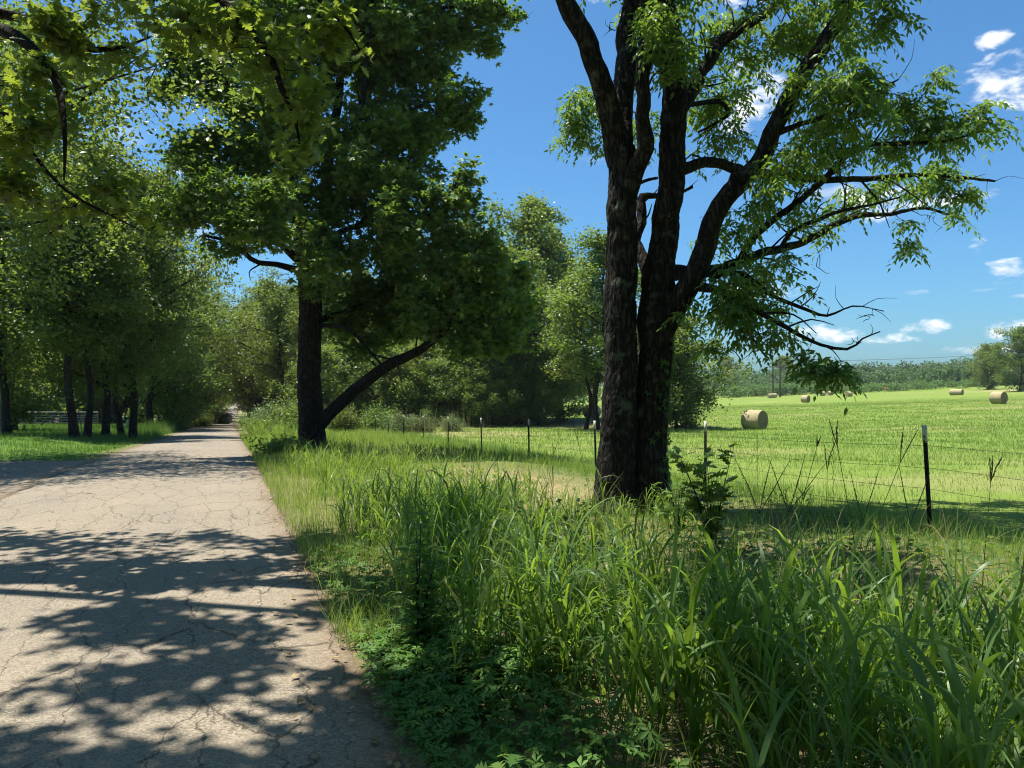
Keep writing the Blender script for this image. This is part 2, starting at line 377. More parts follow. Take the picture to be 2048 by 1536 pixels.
def road_mat(name, gravel=0.0):
    m, t, o = new_mat(name)
    co = t.new('ShaderNodeTexCoord').outputs['Object']          # x across, y along after the rotation below
    rc = t.mapping(co, (1, 1, 0), (0, 0, -math.atan(SL)))
    warp = t.new('ShaderNodeTexNoise'); warp.inputs['Scale'].default_value = 4.5; warp.inputs['Detail'].default_value = 5; warp.inputs['Roughness'].default_value = .65; t.l.new(rc, warp.inputs['Vector'])
    sub = t.new('ShaderNodeVectorMath', operation='MULTIPLY_ADD'); t.l.new(warp.outputs['Color'], sub.inputs[0]); sub.inputs[1].default_value = (.22, .26, 0); t.l.new(rc, sub.inputs[2])
    def cracks(scale, width, mp):
        v = t.new('ShaderNodeTexVoronoi', feature='DISTANCE_TO_EDGE'); v.inputs['Scale'].default_value = scale; v.inputs['Randomness'].default_value = 1.0
        t.l.new(t.mapping(sub.outputs[0], mp), v.inputs['Vector'])
        return t.math('SUBTRACT', 1.0, t.smooth(v.outputs['Distance'], 0.0, width))
    zone = t.noise(rc, 0.35, 3, .5); zone2 = t.noise(rc, 1.1, 3, .55, .5)
    c1 = t.math('MULTIPLY', cracks(1.0, .013, (2.5, .66, 1)), t.smooth(zone2, .34, .5))     # mainly lengthwise
    c2 = t.math('MULTIPLY', cracks(1.0, .015, (3.6, 2.8, 1)), t.math('MULTIPLY', t.smooth(zone, .42, .6), t.smooth(zone2, .40, .58)))
    crack = t.math('MAXIMUM', c1, t.math('MULTIPLY', c2, .8))
    agg = t.new('ShaderNodeTexVoronoi'); agg.inputs['Scale'].default_value = 95.0; t.l.new(co, agg.inputs['Vector'])
    aggc = t.new('ShaderNodeSeparateColor'); t.l.new(agg.outputs['Color'], aggc.inputs[0])
    n_big = t.noise(rc, 0.5, 4, .6); n_fine = t.noise(co, 30, 4, .7); lane = t.noise(t.mapping(rc, (1.3, .06, 1)), 1.0, 3, .55)
    base = t.mix(aggc.outputs[0], rgb(.102, .087, .068), rgb(.285, .243, .188))
    base = t.mix(t.math('MULTIPLY', t.smooth(n_big, .35, .7), .5), base, rgb(.245, .205, .155))
    base = t.mix(t.math('MULTIPLY', t.smooth(lane, .45, .7), .35), base, rgb(.165, .148, .126))
    base = t.mix(t.math('MULTIPLY', t.smooth(n_fine, .55, .75), .35), base, rgb(.075, .065, .052))
    if gravel: base = t.mix(gravel, base, t.mix(aggc.outputs[1], rgb(.10, .08, .055), rgb(.26, .205, .14)))
    edge = attr(t, 'edge')
    base = t.mix(t.math('MULTIPLY', edge, t.smooth(n_fine, .3, .6)), base, rgb(.15, .105, .065))
    col = t.mix(t.math('MULTIPLY', crack, .72), base, rgb(.030, .025, .018))
    h = t.math('SUBTRACT', t.math('ADD', t.math('MULTIPLY', aggc.outputs[0], .35), t.math('MULTIPLY', n_fine, .3)), t.math('MULTIPLY', crack, 2.2))
    p = princ(t, col, 0.88, 0.25, h, .55, .012); t.l.new(p.outputs[0], o.inputs[0]); return m
M['road'] = road_mat('worn_asphalt'); M['drive'] = road_mat('gravel_drive', .25)

def simple_mat(name, col, rough=.6, metal=0.0, var=.25, scale=20.0, bstr=.2, spec=.4):
    m, t, o = new_mat(name); co = t.new('ShaderNodeTexCoord').outputs['Object']
    n = t.noise(co, scale, 5, .65); c = t.mix(n, rgb(*[k * (1 - var) for k in col]), rgb(*[k * (1 + var) for k in col]))
    p = princ(t, c, rough, spec, n, bstr, .01); p.inputs['Metallic'].default_value = metal; t.l.new(p.outputs[0], o.inputs[0]); return m
M['post'] = simple_mat('dark_post_paint', (.014, .017, .014), .85, 0, .4, 20, .2, .1)
M['post_tip'] = simple_mat('weathered_white_paint', (.42, .42, .34), .6, 0, .3)
M['wire'] = simple_mat('rusty_wire', (.075, .06, .045), .6, .5, .4)
M['pipe'] = simple_mat('galvanised_pipe', (.26, .26, .26), .55, .3, .2)
M['box_green'] = simple_mat('green_box_paint', (.10, .19, .14), .5, 0, .15)
M['pole_wood'] = simple_mat('weathered_pole', (.06, .052, .045), .9, 0, .4, 6)
M['orange'] = simple_mat('orange_marker', (.75, .12, .03), .5, 0, .1)
def hay_mat(name, end):
    m, t, o = new_mat(name); co = t.new('ShaderNodeTexCoord').outputs['Object']
    if end:
        s = t.new('ShaderNodeSeparateXYZ'); t.l.new(co, s.inputs[0])
        r = t.math('SQRT', t.math('ADD', t.math('MULTIPLY', s.outputs[1], s.outputs[1]), t.math('MULTIPLY', s.outputs[2], s.outputs[2])))
        wv = t.math('MULTIPLY', t.math('ADD', t.math('SINE', t.math('ADD', t.math('MULTIPLY', r, 46.0), t.math('MULTIPLY', t.noise(co, 5, 3), 7.0))), 1.0), .5)
        n = t.noise(co, 26, 5, .7); f = t.math('ADD', t.math('MULTIPLY', wv, .4), t.math('MULTIPLY', n, .6))
        c = t.mix(f, rgb(.10, .075, .038), rgb(.33, .27, .155))
    else:
        n = t.noise(t.mapping(co, (5, 22, 22)), 1.5, 6, .7); band = t.noise(t.mapping(co, (9, .2, .2)), 1.0, 2, .5)
        f = t.math('ADD', t.math('MULTIPLY', n, .75), t.math('MULTIPLY', band, .25))
        c = t.mix(t.smooth(f, .3, .7), rgb(.20, .165, .085), rgb(.47, .41, .25))
    p = princ(t, c, .95, .1, n, .9, .05); t.l.new(p.outputs[0], o.inputs[0]); return m
M['hay'] = hay_mat('hay_side', False); M['hay_end'] = hay_mat('hay_end', True)

# ------------------------------------------------------------------ ground, road, driveway
def geo(a, b, s0, g):
    o = [a]; s = s0
    while o[-1] < b: o.append(o[-1] + s); s *= g
    return np.array(o)
ys = np.concatenate([-geo(0, 90, 0.6, 1.12)[::-1][:-1], geo(0, 1200, 0.30, 1.021)])
up = geo(U_R + .15, 1300, .22, 1.045); un = -geo(-U_L + .15, 900, .22, 1.06)
us = np.concatenate([un[::-1], np.linspace(U_L + .05, U_R - .05, 9), up])
UU, YY = np.meshgrid(us, ys); XX = UU - LN(YY)
UU = XX + LN(YY)
ZZ = ground(XX, YY)
in_road = sstep(np.minimum(U_R - UU, UU - U_L), -0.12, 0.25)
APR = lambda u, y: sstep(y, -30, -28) * (1 - sstep(y, 21.5 + 1.2 * (fbm(u, y * .3, 4) - .5), 23.5)) * sstep(-u, 3.0, 3.6) * sstep(u, -40, -38)   # paved apron of the driveway
apr = APR(UU, YY)
ZZ -= 0.09 * np.maximum(in_road, apr)
ny, nx = UU.shape
idx = np.arange(ny * nx).reshape(ny, nx)
quads = np.stack([idx[:-1, :-1], idx[:-1, 1:], idx[1:, 1:], idx[1:, :-1]], -1).reshape(-1, 4)
def fence_u(y): return np.where(y < 22, 8.72 + .07 * (y - 9.6), 9.62 + .03 * (np.asarray(y, float) - 22))
def dry_amt(x, y):
    u = x + LN(y)
    a = np.exp(-(((u - 5.6) / 1.6) ** 2 + ((y - 15.5) / 4.5) ** 2)) * 1.1
    b = .75 * np.exp(-(((y - 74) / 6) ** 2)) * sstep(u, 14, 24) * (1 - sstep(u, 38, 50)) + .8 * np.exp(-(((y - 56) / 7) ** 2)) * sstep(u, 8, 12) * (1 - sstep(u, 20, 26))
    c = .8 * np.exp(-(((x - 62) / 10) ** 2 + ((y - 92) / 3) ** 2)) + .9 * sstep(u, 215, 240) * np.exp(-((y - 232) / 14) ** 2)
    d = .35 * sstep(fbm(x * .12, y * .12, 21), .62, .75) * sstep(u, 12, 16)
    e = .5 * np.exp(-((u - 1.6) / .5) ** 2) * sstep(y, 8, 11)
    return np.clip(a + b + c + d + e, 0, 1)
dry = dry_amt(XX, YY)
mown = sstep(UU - fence_u(YY), -.6, .8)
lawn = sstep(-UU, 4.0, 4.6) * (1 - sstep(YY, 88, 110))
dirt = np.clip(np.exp(-(np.maximum(UU - U_R, U_L - UU) / .16) ** 2) * .8 + .75 * sstep(UU, 1.0, 2) * (1 - sstep(UU - fence_u(YY), -2.5, -.5)) * (1 - sstep(YY, 8, 11)), 0, 1)
wood = sstep(YY, 62, 80) * (1 - sstep(UU, 36, 44)) * sstep(np.abs(UU + 1.5), 4, 7) + sstep(-UU, 16, 26) * sstep(YY, 20, 40)
dirt = np.clip(dirt + .65 * wood, 0, 1); mown = mown * (1 - np.clip(wood, 0, 1))
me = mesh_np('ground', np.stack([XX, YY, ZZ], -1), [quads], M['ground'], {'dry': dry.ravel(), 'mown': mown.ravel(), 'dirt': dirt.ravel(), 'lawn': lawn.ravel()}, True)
obj('ground', me, kind='structure', label='green hay meadow, verge and lawn under everything')

def road_sheet(name, ylist, ul, ur, mat, dz, nu=26, skirt=True):
    rows = []; ed = []
    for y in ylist:
        l = ul(y); r = ur(y); u = np.linspace(l, r, nu)
        u = np.concatenate([[l - .02], u, [r + .02]]); x = u - LN(y)
        z = ground(x, np.full_like(u, y)) + dz; z[0] -= .12; z[-1] -= .12
        c = (u - (U_L + U_R) / 2) / ((U_R - U_L) / 2); z -= np.clip(.03 * c * c, 0, .05)
        rows.append(np.stack([x, np.full_like(u, y), z], -1)); ed.append(np.exp(-((r - u) / .28) ** 2) + np.exp(-((u - l) / .28) ** 2) * float(sstep(y, 21, 24.5)))
    V = np.array(rows); n, k, _ = V.shape; ii = np.arange(n * k).reshape(n, k)
    q = np.stack([ii[:-1, :-1], ii[:-1, 1:], ii[1:, 1:], ii[1:, :-1]], -1).reshape(-1, 4)
    return mesh_np(name, V, [q], mat, {'edge': np.clip(np.array(ed), 0, 1).ravel()}, True)
def road_r(y): return U_R + .22 * (float(fbm(y * .8, 1.0, 31)) - .5) + .26 * (float(fbm(y * 2.6, 4.0, 12)) - .5) - .25 * float(sstep(y, 90, 200))
def road_l(y): return U_L - .22 * (float(fbm(y * .8, 7.0, 33)) - .5) - .12 * (float(vnoise(y * 3.3, 9.0, 14)) - .5) + .35 * float(sstep(y, 90, 200))
yr = np.concatenate([-geo(0, 60, 1.0, 1.1)[::-1][:-1], geo(0, 560, .16, 1.011)])
obj('road', road_sheet('road', yr, road_l, road_r, M['road'], 0.0), kind='structure', label='cracked grey asphalt lane running away under the trees')
yd = np.linspace(-28, 23.2, 110)
def dr_l(y): return -38.0 + float(sstep(y, 20.6, 23.2)) ** 1.5 * 34.0 + .4 * float(fbm(y * .9, 3.0, 5))
obj('driveway', road_sheet('driveway', yd, dr_l, lambda y: U_L + .10, M['drive'], -.012, 60), kind='structure', label='shaded gravel driveway joining the road')

# ------------------------------------------------------------------ trees
def limb(ctrl, step=.12, kink=.22):     # rows (px, py, depth, width in px of the photograph) -> spline in metres, a little crooked
    l = spline([(*P(x, y, D), wpx / 2 * D / F) for x, y, D, wpx in ctrl], step); n = len(l); q = np.arange(n) * step * 2.6; sd = int(ctrl[0][0])
    for k in range(3): l[:, k] += (vnoise(q / np.maximum(.35, l[:, 3] * 6), np.full(n, k * 7.3), sd) - .5) * np.minimum(l[:, 3] * 2 * kink + .012, .06) * np.sin(np.clip(np.arange(n) / 8, 0, 1) * math.pi / 2)
    return l

def blob_points(blobs, r, per=1.0):   # blobs: (px, py, depth, rx, ry, density) -> twig ends spread through each clump
    out = []
    for b in blobs:
        px, py, D, rx, ry = b[:5]; den = b[5] if len(b) > 5 else 1.0
        c = P(px, py, D); ax = rx * D / F; az_ = ry * D / F; ay = b[6] if len(b) > 6 else 0.5 * (ax + az_)
        n = max(3, int(den * per * (ax * az_ * ay) ** (2 / 3) * 9)); m = max(3, n // 3)
        q = unit(r.normal(size=(m, 3))) * (r.random((m, 1)) ** 0.45); sub = c + q * np.array([ax, ay, az_])
        out.append(sub[r.integers(0, m, n)] + r.normal(size=(n, 3)) * .26 * np.array([ax, ay, az_]) * min(1, .6 / ax))
    return np.concatenate(out)

def connect(r, nodes, ends, maxr, sag=.12, k=5, longest=9.0):
    """Join every twig end to the nearest wood already there, nearest first, so twigs branch off twigs."""
    N0 = len(nodes); cap = N0 + len(ends) * k
    A = np.zeros((cap, 3)); A[:N0] = nodes; n = N0
    d0 = np.array([np.min(np.sum((A[:N0] - e) ** 2, 1)) for e in ends]); order = np.argsort(d0)
    paths = []; rads = []
    for i in order:
        e = ends[i]; d = np.sum((A[:n] - e) ** 2, 1); j = int(np.argmin(d + .0 * n)); s = A[j]; L = math.sqrt(d[j]) + 1e-6
        if L > longest: continue
        t = np.linspace(0, 1, k)[:, None]; off = r.normal(size=3) * L * .13
        p = s + (e - s) * t + off * np.sin(t * math.pi) + np.array([0, 0, 1.0]) * L * sag * np.sin(t * math.pi)
        p[-1] += r.normal(size=3) * .02
        A[n:n + k - 1] = p[1:]; n += k - 1
        r0 = min(maxr, .005 + .009 * L); paths.append(p); rads.append(np.linspace(r0, max(.0025, r0 * .3), k))
    return np.array(paths), np.array(rads)

def leaf_dirs(r, n, down=.35, spread=1.0):
    d = r.normal(size=(n, 3)); d[:, 2] = d[:, 2] * .55 * spread - down; return unit(d)
def leaf_ups(r, n, tilt=.6):
    return unit(np.array([0, 0, 1.0]) + r.normal(size=(n, 3)) * tilt)
def leafy(mb, r, paths, per, tmpl, size, spread, down=.35, tilt=.6, tint_mu=.45, tint_sd=.2, along=.55):
    N = len(paths); n = N * per
    ii = np.repeat(np.arange(N), per); t = 1 - r.random(n) ** 1.3 * along
    k = paths.shape[1]; f = t * (k - 1); a = np.minimum(f.astype(int), k - 2); fr = (f - a)[:, None]
    pos = paths[ii, a] * (1 - fr) + paths[ii, a + 1] * fr + r.normal(size=(n, 3)) * spread * np.array([1, 1, .75])
    clump = r.normal(size=N)[ii] * tint_sd * .6
    tint = np.clip(tint_mu + clump + r.normal(size=n) * tint_sd, 0, 1)
    scatter(mb, tmpl[0], tmpl[1], pos, frames(leaf_dirs(r, n, down), leaf_ups(r, n, tilt)), size * r.uniform(.65, 1.2, n), tint)

def pinnate(mb, r, paths, per, leaflets, size, spread, tint_mu, tint_sd):
    """Compound leaves: a drooping stalk with paired narrow leaflets."""
    N = len(paths); n = N * per; ii = np.repeat(np.arange(N), per); t = 1 - r.random(n) * .6
    k = paths.shape[1]; f = t * (k - 1); a = np.minimum(f.astype(int), k - 2); fr = (f - a)[:, None]
    base = paths[ii, a] * (1 - fr) + paths[ii, a + 1] * fr + r.normal(size=(n, 3)) * spread
    d = r.normal(size=(n, 3)); d[:, 2] = d[:, 2] * .4 - .05; d = unit(d); L = size * r.uniform(1.6, 2.6, n)
    tint0 = np.clip(tint_mu + r.normal(size=N)[ii] * tint_sd * .6 + r.normal(size=n) * tint_sd * .7, 0, 1)
    for j in range(leaflets):
        s = (j + 1) / leaflets; side = -1 if j % 2 else 1
        p = base + d * (L * s)[:, None] + np.array([0, 0, -1.0]) * (L * s * s * .55)[:, None]
        lat = unit(np.cross(d, np.array([0, 0, 1.0]))) * side
        dd = unit(d * .55 + lat * (.9 if j < leaflets - 1 else 0) + np.array([0, 0, -.55]) + r.normal(size=(n, 3)) * .28)
        scatter(mb, LEAF_LANCE[0], LEAF_LANCE[1], p, frames(dd, leaf_ups(r, n, .45)), size * r.uniform(.75, 1.2, n), np.clip(tint0 + r.normal(size=n) * .06, 0, 1))

def build_wood(name, limbs, parent, mat, sides=14, rough=.10, origin=None, seed=0, furrow=0.0):
    mb = MB()
    for i, l in enumerate(limbs): tube(mb, l[:, :3], l[:, 3], sides, rough, seed + i * 7, furrow=furrow)
    return obj(name, mb.mesh(name, mat, origin, True), parent)

# --- the twin-trunked ash beside the fence
r = np.random.default_rng(5)
DA = 11.5
base = on(1268, DA); base[2] -= .12
ash = thing('ash_tree', 'big dark twin-trunked tree in tall grass beside the wire fence', 'tree', base)
gb = 775 + (CAMZ - base[2]) / DA * F
def flare(rows): return limb(rows)
stemL = limb([(1230, gb, DA, 104), (1234, 985, DA, 84), (1238, 900, DA, 72), (1240, 800, DA, 67), (1242, 700, DA, 64), (1243, 600, DA, 62), (1243, 500, DA, 60), (1244, 420, DA, 58), (1243, 350, DA, 56), (1240, 300, DA, 54)], .045, .1)
stemR = limb([(1304, gb, DA + .15, 98), (1300, 985, DA + .15, 80), (1299, 900, DA + .15, 70), (1304, 780, DA + .15, 66), (1311, 690, DA + .15, 67), (1316, 610, DA + .15, 67), (1318, 540, DA + .1, 58), (1325, 480, DA + .1, 55), (1336, 410, DA, 52), (1344, 330, DA, 50), (1348, 230, DA, 48), (1347, 160, DA, 46), (1338, 70, DA - .1, 42), (1328, -30, DA - .2, 37), (1322, -160, DA - .3, 30), (1330, -320, DA - .3, 20), (1345, -480, DA - .3, 8)], .045, .1)
L1 = limb([(1240, 330, DA, 50), (1226, 250, DA - .1, 46), (1206, 180, DA - .2, 43), (1176, 95, DA - .3, 40), (1142, 25, DA - .4, 37), (1112, -45, DA - .5, 33), (1080, -170, DA - .7, 24), (1060, -320, DA - .8, 12)])
L2 = limb([(1242, 300, DA + .1, 46), (1246, 200, DA + .3, 43), (1254, 90, DA + .5, 41), (1268, -20, DA + .7, 38), (1275, -160, DA + .9, 28), (1260, -330, DA + 1, 14)])
L3 = limb([(1256, 385, DA - .1, 40), (1272, 335, DA - .25, 36), (1291, 296, DA - .35, 34), (1288, 250, DA - .4, 29), (1285, 190, DA - .45, 28), (1290, 90, DA - .5, 27), (1296, -20, DA - .6, 25), (1310, -160, DA - .8, 18), (1330, -300, DA - 1, 8)])
R1 = limb([(1308, 690, DA + .1, 52), (1340, 632, DA, 50), (1376, 580, DA - .15, 46), (1400, 520, DA - .3, 43), (1426, 448, DA - .4, 39), (1462, 385, DA - .5, 37), (1504, 345, DA - .55, 34), (1545, 268, DA - .6, 32), (1584, 185, DA - .65, 31), (1642, 95, DA - .7, 30), (1692, 15, DA - .8, 28), (1735, -70, DA - .9, 24), (1790, -210, DA - 1, 14), (1830, -330, DA - 1, 6)])
R2 = limb([(1350, 232, DA + .1, 34), (1382, 188, DA + .3, 27), (1408, 140, DA + .5, 25), (1436, 92, DA + .7, 24), (1478, 60, DA + .9, 20), (1540, 20, DA + 1.2, 16), (1620, -60, DA + 1.6, 9)])
R3 = limb([(1346, 345, DA, 30), (1378, 334, DA + .15, 23), (1412, 324, DA + .3, 21), (1450, 330, DA + .45, 20), (1490, 344, DA + .6, 18), (1560, 352, DA + .8, 15), (1640, 358, DA + 1, 12), (1720, 358, DA + 1.2, 10), (1800, 352, DA + 1.4, 8), (1890, 352, DA + 1.5, 5), (1990, 362, DA + 1.6, 2.5)])
R4 = limb([(1302, 560, DA + .3, 30), (1284, 512, DA + .5, 25), (1271, 480, DA + .6, 23), (1283, 446, DA + .65, 21), (1281, 408, DA + .7, 19), (1284, 394, DA + .7, 14), (1310, 390, DA + .75, 11), (1350, 388, DA + .9, 7), (1385, 372, DA + 1, 4)])
R4b = limb([(1280, 366, DA + .8, 6), (1296, 360, DA + .8, 6), (1316, 356, DA + .8, 5)])
R5 = limb([(1330, 548, DA + .3, 36), (1362, 545, DA + .45, 27), (1400, 546, DA + .6, 24), (1445, 538, DA + .8, 21), (1482, 524, DA + 1, 19), (1520, 508, DA + 1.15, 17), (1560, 498, DA + 1.3, 15), (1610, 482, DA + 1.5, 13), (1665, 452, DA + 1.7, 11), (1720, 432, DA + 1.9, 9), (1780, 428, DA + 2.1, 6.5), (1850, 416, DA + 2.3, 4), (1925, 440, DA + 2.4, 2)])
R6 = limb([(1478, 526, DA + 1, 16), (1502, 480, DA + .9, 14.5), (1545, 440, DA + .8, 13.5), (1590, 408, DA + .7, 12.5), (1640, 366, DA + .6, 11.5), (1690, 315, DA + .5, 10.5), (1745, 290, DA + .4, 9), (1815, 286, DA + .3, 7), (1890, 282, DA + .2, 5), (1965, 262, DA + .1, 2.5)])
R7 = limb([(1560, 498, DA + 1.3, 10), (1585, 462, DA + 1.1, 9), (1640, 438, DA + 1, 8), (1690, 420, DA + .9, 7), (1740, 410, DA + .8, 5), (1800, 394, DA + .7, 2.5)])
R8 = limb([(1396, 572, DA - .25, 20), (1440, 582, DA - .5, 14), (1490, 606, DA - .7, 12), (1540, 636, DA - .9, 10.5), (1590, 664, DA - 1, 9), (1640, 690, DA - 1.1, 7), (1695, 698, DA - 1.2, 5), (1725, 678, DA - 1.25, 3), (1760, 664, DA - 1.3, 1.5)])
R9 = limb([(1488, 548, DA - .3, 10), (1540, 588, DA - .3, 8), (1600, 614, DA - .3, 6.5), (1655, 632, DA - .3, 5), (1705, 612, DA - .3, 3), (1768, 622, DA - .3, 1.5)])
R9a = limb([(1420, 560, DA - .2, 11), (1455, 545, DA - .25, 10), (1488, 548, DA - .3, 9)])
R10 = limb([(1595, 250, DA - .75, 11), (1640, 236, DA - .95, 9.5), (1690, 214, DA - 1.2, 8), (1740, 190, DA - 1.5, 6), (1795, 160, DA - 1.7, 3)])
R10a = limb([(1546, 268, DA - .6, 16), (1570, 260, DA - .66, 13), (1600, 249, DA - .77, 10.5)])
R11 = limb([(1490, 352, DA - .55, 15), (1465, 350, DA - .7, 10), (1460, 375, DA - .75, 9)])
R12 = limb([(1350, 214, DA + .1, 12), (1390, 208, DA + .35, 9), (1440, 205, DA + .6, 9), (1455, 225, DA + .7, 8), (1440, 242, DA + .7, 6), (1395, 265, DA + .8, 4)])
R13 = limb([(1450, 590, DA - .55, 7), (1480, 640, DA - .6, 6), (1515, 690, DA - .7, 5), (1535, 716, DA - .7, 4)])
ash_limbs = [L1, L2, L3, R1, R2, R3, R4, R4b, R5, R6, R7, R8, R9, R9a, R10, R10a, R11, R12, R13]
build_wood('trunk', [stemL], ash, M['bark'], 60, .06, base, 1, .022)
build_wood('trunk', [stemR], ash, M['bark'], 60, .06, base, 2, .022)
for i, l in enumerate(ash_limbs): build_wood('branch', [l], ash, M['bark'], 28 if l[0, 3] > .08 else 10, .10, base, 20 + i, .016 if l[0, 3] > .08 else .006)
nodes = np.concatenate([l[::2, :3] for l in [stemR[150:]] + ash_limbs])
ash_blobs = [
 (1560, 320, DA - 1.1, 75, 70, 1.3), (1500, 400, DA - .9, 40, 50, .7), (1720, 190, DA - 1.6, 110, 75, 1.5), (1640, 150, DA - 1, 70, 50, .9), (1560, 60, DA + .8, 170, 65, 1.0),
 (1345, 60, DA - .8, 75, 85, 1.6), (1300, 20, DA + 1.2, 60, 50, .8), (1430, 60, DA + 1.6, 60, 60, 1.0), (1420, 225, DA + 1.2, 70, 80, .75), (1480, 180, DA + 2, 60, 80, .6),
 (1160, 250, DA + 3.0, 50, 55, 1.1), (1140, 230, DA + 3.3, 30, 40, .8), (1200, 200, DA + 3, 40, 60, .7), (1290, 260, DA + 3, 40, 70, .6), (1190, 290, DA + 2.8, 40, 25, .7),
 (1680, 300, DA + .5, 90, 60, .85), (1800, 220, DA + .5, 80, 50, .9), (1880, 215, DA + .3, 70, 55, 1.0), (1965, 255, DA + .1, 55, 50, 1.1), (1900, 290, DA + .4, 80, 45, .7), (1790, 300, DA + .6, 70, 55, .7),
 (1700, 390, DA + 1.6, 80, 45, .6), (1820, 370, DA + 1.8, 100, 55, .75), (1910, 370, DA + 1.7, 60, 45, .7), (1640, 440, DA + 1.4, 50, 40, .5), (1890, 430, DA + 2.2, 40, 30, .5), (1795, 490, DA + 2, 35, 35, .9),
 (1600, 400, DA + .8, 60, 50, .7), (1480, 480, DA + .7, 60, 50, .6), (1430, 480, DA + 1.2, 50, 40, .4),
 (1490, 555, DA - .2, 85, 40, 1.2), (1560, 545, DA + .6, 60, 40, .7), (1430, 620, DA - .6, 65, 65, 1.1), (1500, 640, DA - .8, 70, 60, 1.0), (1590, 668, DA - 1.1, 50, 28, 1.0), (1648, 722, DA - 1.1, 46, 45, 1.9), (1478, 680, DA - .7, 38, 40, .7), (1690, 750, DA - 1.1, 30, 35, 1.0), (1560, 600, DA - .3, 60, 35, .7),
 (1720, 60, DA + .3, 70, 60, .9), (1800, 30, DA - .4, 55, 40, .9), (1680, 10, DA - 1.4, 90, 50, .9), (1480, 290, DA + .8, 60, 60, .6), (1590, 230, DA + .9, 60, 60, .6),
 (1250, -120, DA + .5, 150, 110, .8), (1450, -140, DA, 170, 110, .8), (1650, -160, DA - .5, 160, 110, .8), (1100, -150, DA - .8, 110, 90, .7), (1330, -300, DA, 220, 130, .6), (1600, -320, DA, 220, 120, .6), (1830, -120, DA - .8, 110, 100, .7),
 (1360, 100, DA - 3.2, 90, 0, 0)]
ash_blobs = ash_blobs[:-1]
def side_shoots(limbs, r, gap, lo, hi, rmax):
    out = []
    for l in limbs:
        d = unit(np.gradient(l[:, :3], axis=0)); L = np.concatenate([[0], np.cumsum(np.linalg.norm(np.diff(l[:, :3], axis=0), axis=1))]); q = gap * 2
        while q < L[-1]:
            i = int(np.searchsorted(L, q)); i = min(i, len(l) - 1)
            if l[i, 3] < rmax:
                v = unit(d[i] * r.uniform(.3, .9) + unit(r.normal(size=3)) * .8 + np.array([0, 0, .15])); ln = r.uniform(lo, hi) * (.25 + .75 * min(1, l[i, 3] / (hi * .035))); p = l[i, :3]; r0 = max(.006, min(.5 * l[i, 3], .02))
                m = p + v * ln * .5 + r.normal(size=3) * .05 * ln; e = m + unit(v + r.normal(size=3) * .35 - np.array([0, 0, .15])) * ln * .5
                out.append(spline([(*p, r0), (*m, r0 * .65), (*e, r0 * .3)], .12))
            q += gap * r.uniform(.6, 1.5)
    return out
shoots = side_shoots(ash_limbs, r, .32, .45, 1.3, .11); nodes = np.concatenate([nodes] + [h[::2, :3] for h in shoots])
ends = blob_points(ash_blobs, r, 11.0)
paths, rads = connect(r, nodes, ends, .035)
mb = MB(); twig_tubes(mb, paths, rads, 4)
for h_ in shoots: tube(mb, h_[:, :3], h_[:, 3], 6, .12, 3)
# bare dead twigs on the lower right boughs and elsewhere
dead = blob_points([(1725, 640, DA - .4, 45, 30, 1.6), (1690, 690, DA - 1.2, 55, 25, 1.6), (1215, 60, DA + .3, 25, 45, .9), (1150, 180, DA + 2.6, 40, 60, .4), (1400, 440, DA + 1, 35, 25, .6), (1880, 450, DA + 2.2, 45, 35, .9), (1560, 170, DA + .8, 35, 60, .7), (1610, 520, DA + 1.4, 60, 30, .5)], r, 8)
dp, drd = connect(r, np.concatenate([nodes, paths[:, 2]]), dead, .010, .02, 5, .34); twig_tubes(mb, dp, drd, 4)
obj('twig', mb.mesh('twig', M['bark'], base, False), ash, kind='stuff')
mb = MB(); pinnate(mb, r, paths, 5, 7, .118, .05, .45, .26)
obj('crown', mb.mesh('crown', M['ash_leaf'], base), ash)
# creeper climbing the right-hand trunk
iv = MB(); n = 420; k = r.integers(0, 75, n); pts = stemR[k, :3]; rad = stemR[k, 3]; a = r.normal(-.15, .75, n)
nd = np.stack([np.cos(a), np.sin(a) * -1.0, np.zeros(n)], -1)
scatter(iv, *LEAF_FIVE, pts + nd * (rad * 1.04)[:, None] + r.normal(size=(n, 3)) * .025, frames(unit(nd * .4 + np.array([0, 0, -1.0]) + r.normal(size=(n, 3)) * .4), nd), r.uniform(.05, .1, n), np.clip(r.normal(.3, .15, n), 0, 1))
for q in range(4):
    ii = np.linspace(0, 75, 12).astype(int); an = r.normal(0, .5) + np.cumsum(r.normal(0, .1, 12))
    tube(iv, stemR[ii, :3] + np.stack([np.cos(an), -np.sin(an), 0 * an], -1) * (stemR[ii, 3] * 1.05)[:, None], np.full(12, .006), 5)
obj('climbing_vine', iv.mesh('climbing_vine', M['creeper'], base), None, label='dark five-leaved creeper climbing the foot of the twin-trunked tree', category='vine').location = base

# --- the sweetgum at the edge of the road
r = np.random.default_rng(8)
DG = 26.0
base = on(622, DG); base[2] -= .15; gb = 775 + (CAMZ - base[2]) / DG * F
gum = thing('sweetgum_tree', 'tall dark sweetgum at the road edge with a low leaning limb', 'tree', base)
G0 = limb([(626, gb, DG, 66), (624, 880, DG, 54), (621, 820, DG, 48), (619, 740, DG, 45), (620, 660, DG, 45), (622, 600, DG, 45), (618, 540, DG, 46), (608, 480, DG, 40), (592, 430, DG, 34), (578, 370, DG, 30), (562, 290, DG, 26), (550, 200, DG + .2, 22), (546, 100, DG + .3, 18), (545, 0, DG + .3, 14), (548, -120, DG + .3, 10), (550, -260, DG + .3, 5)])
G1 = limb([(626, 580, DG, 34), (640, 500, DG + .4, 28), (648, 420, DG + .6, 24), (655, 330, DG + .8, 22), (672, 230, DG + 1, 18), (686, 120, DG + 1.2, 15), (694, 0, DG + 1.4, 12), (700, -120, DG + 1.5, 8), (700, -220, DG + 1.5, 4)])
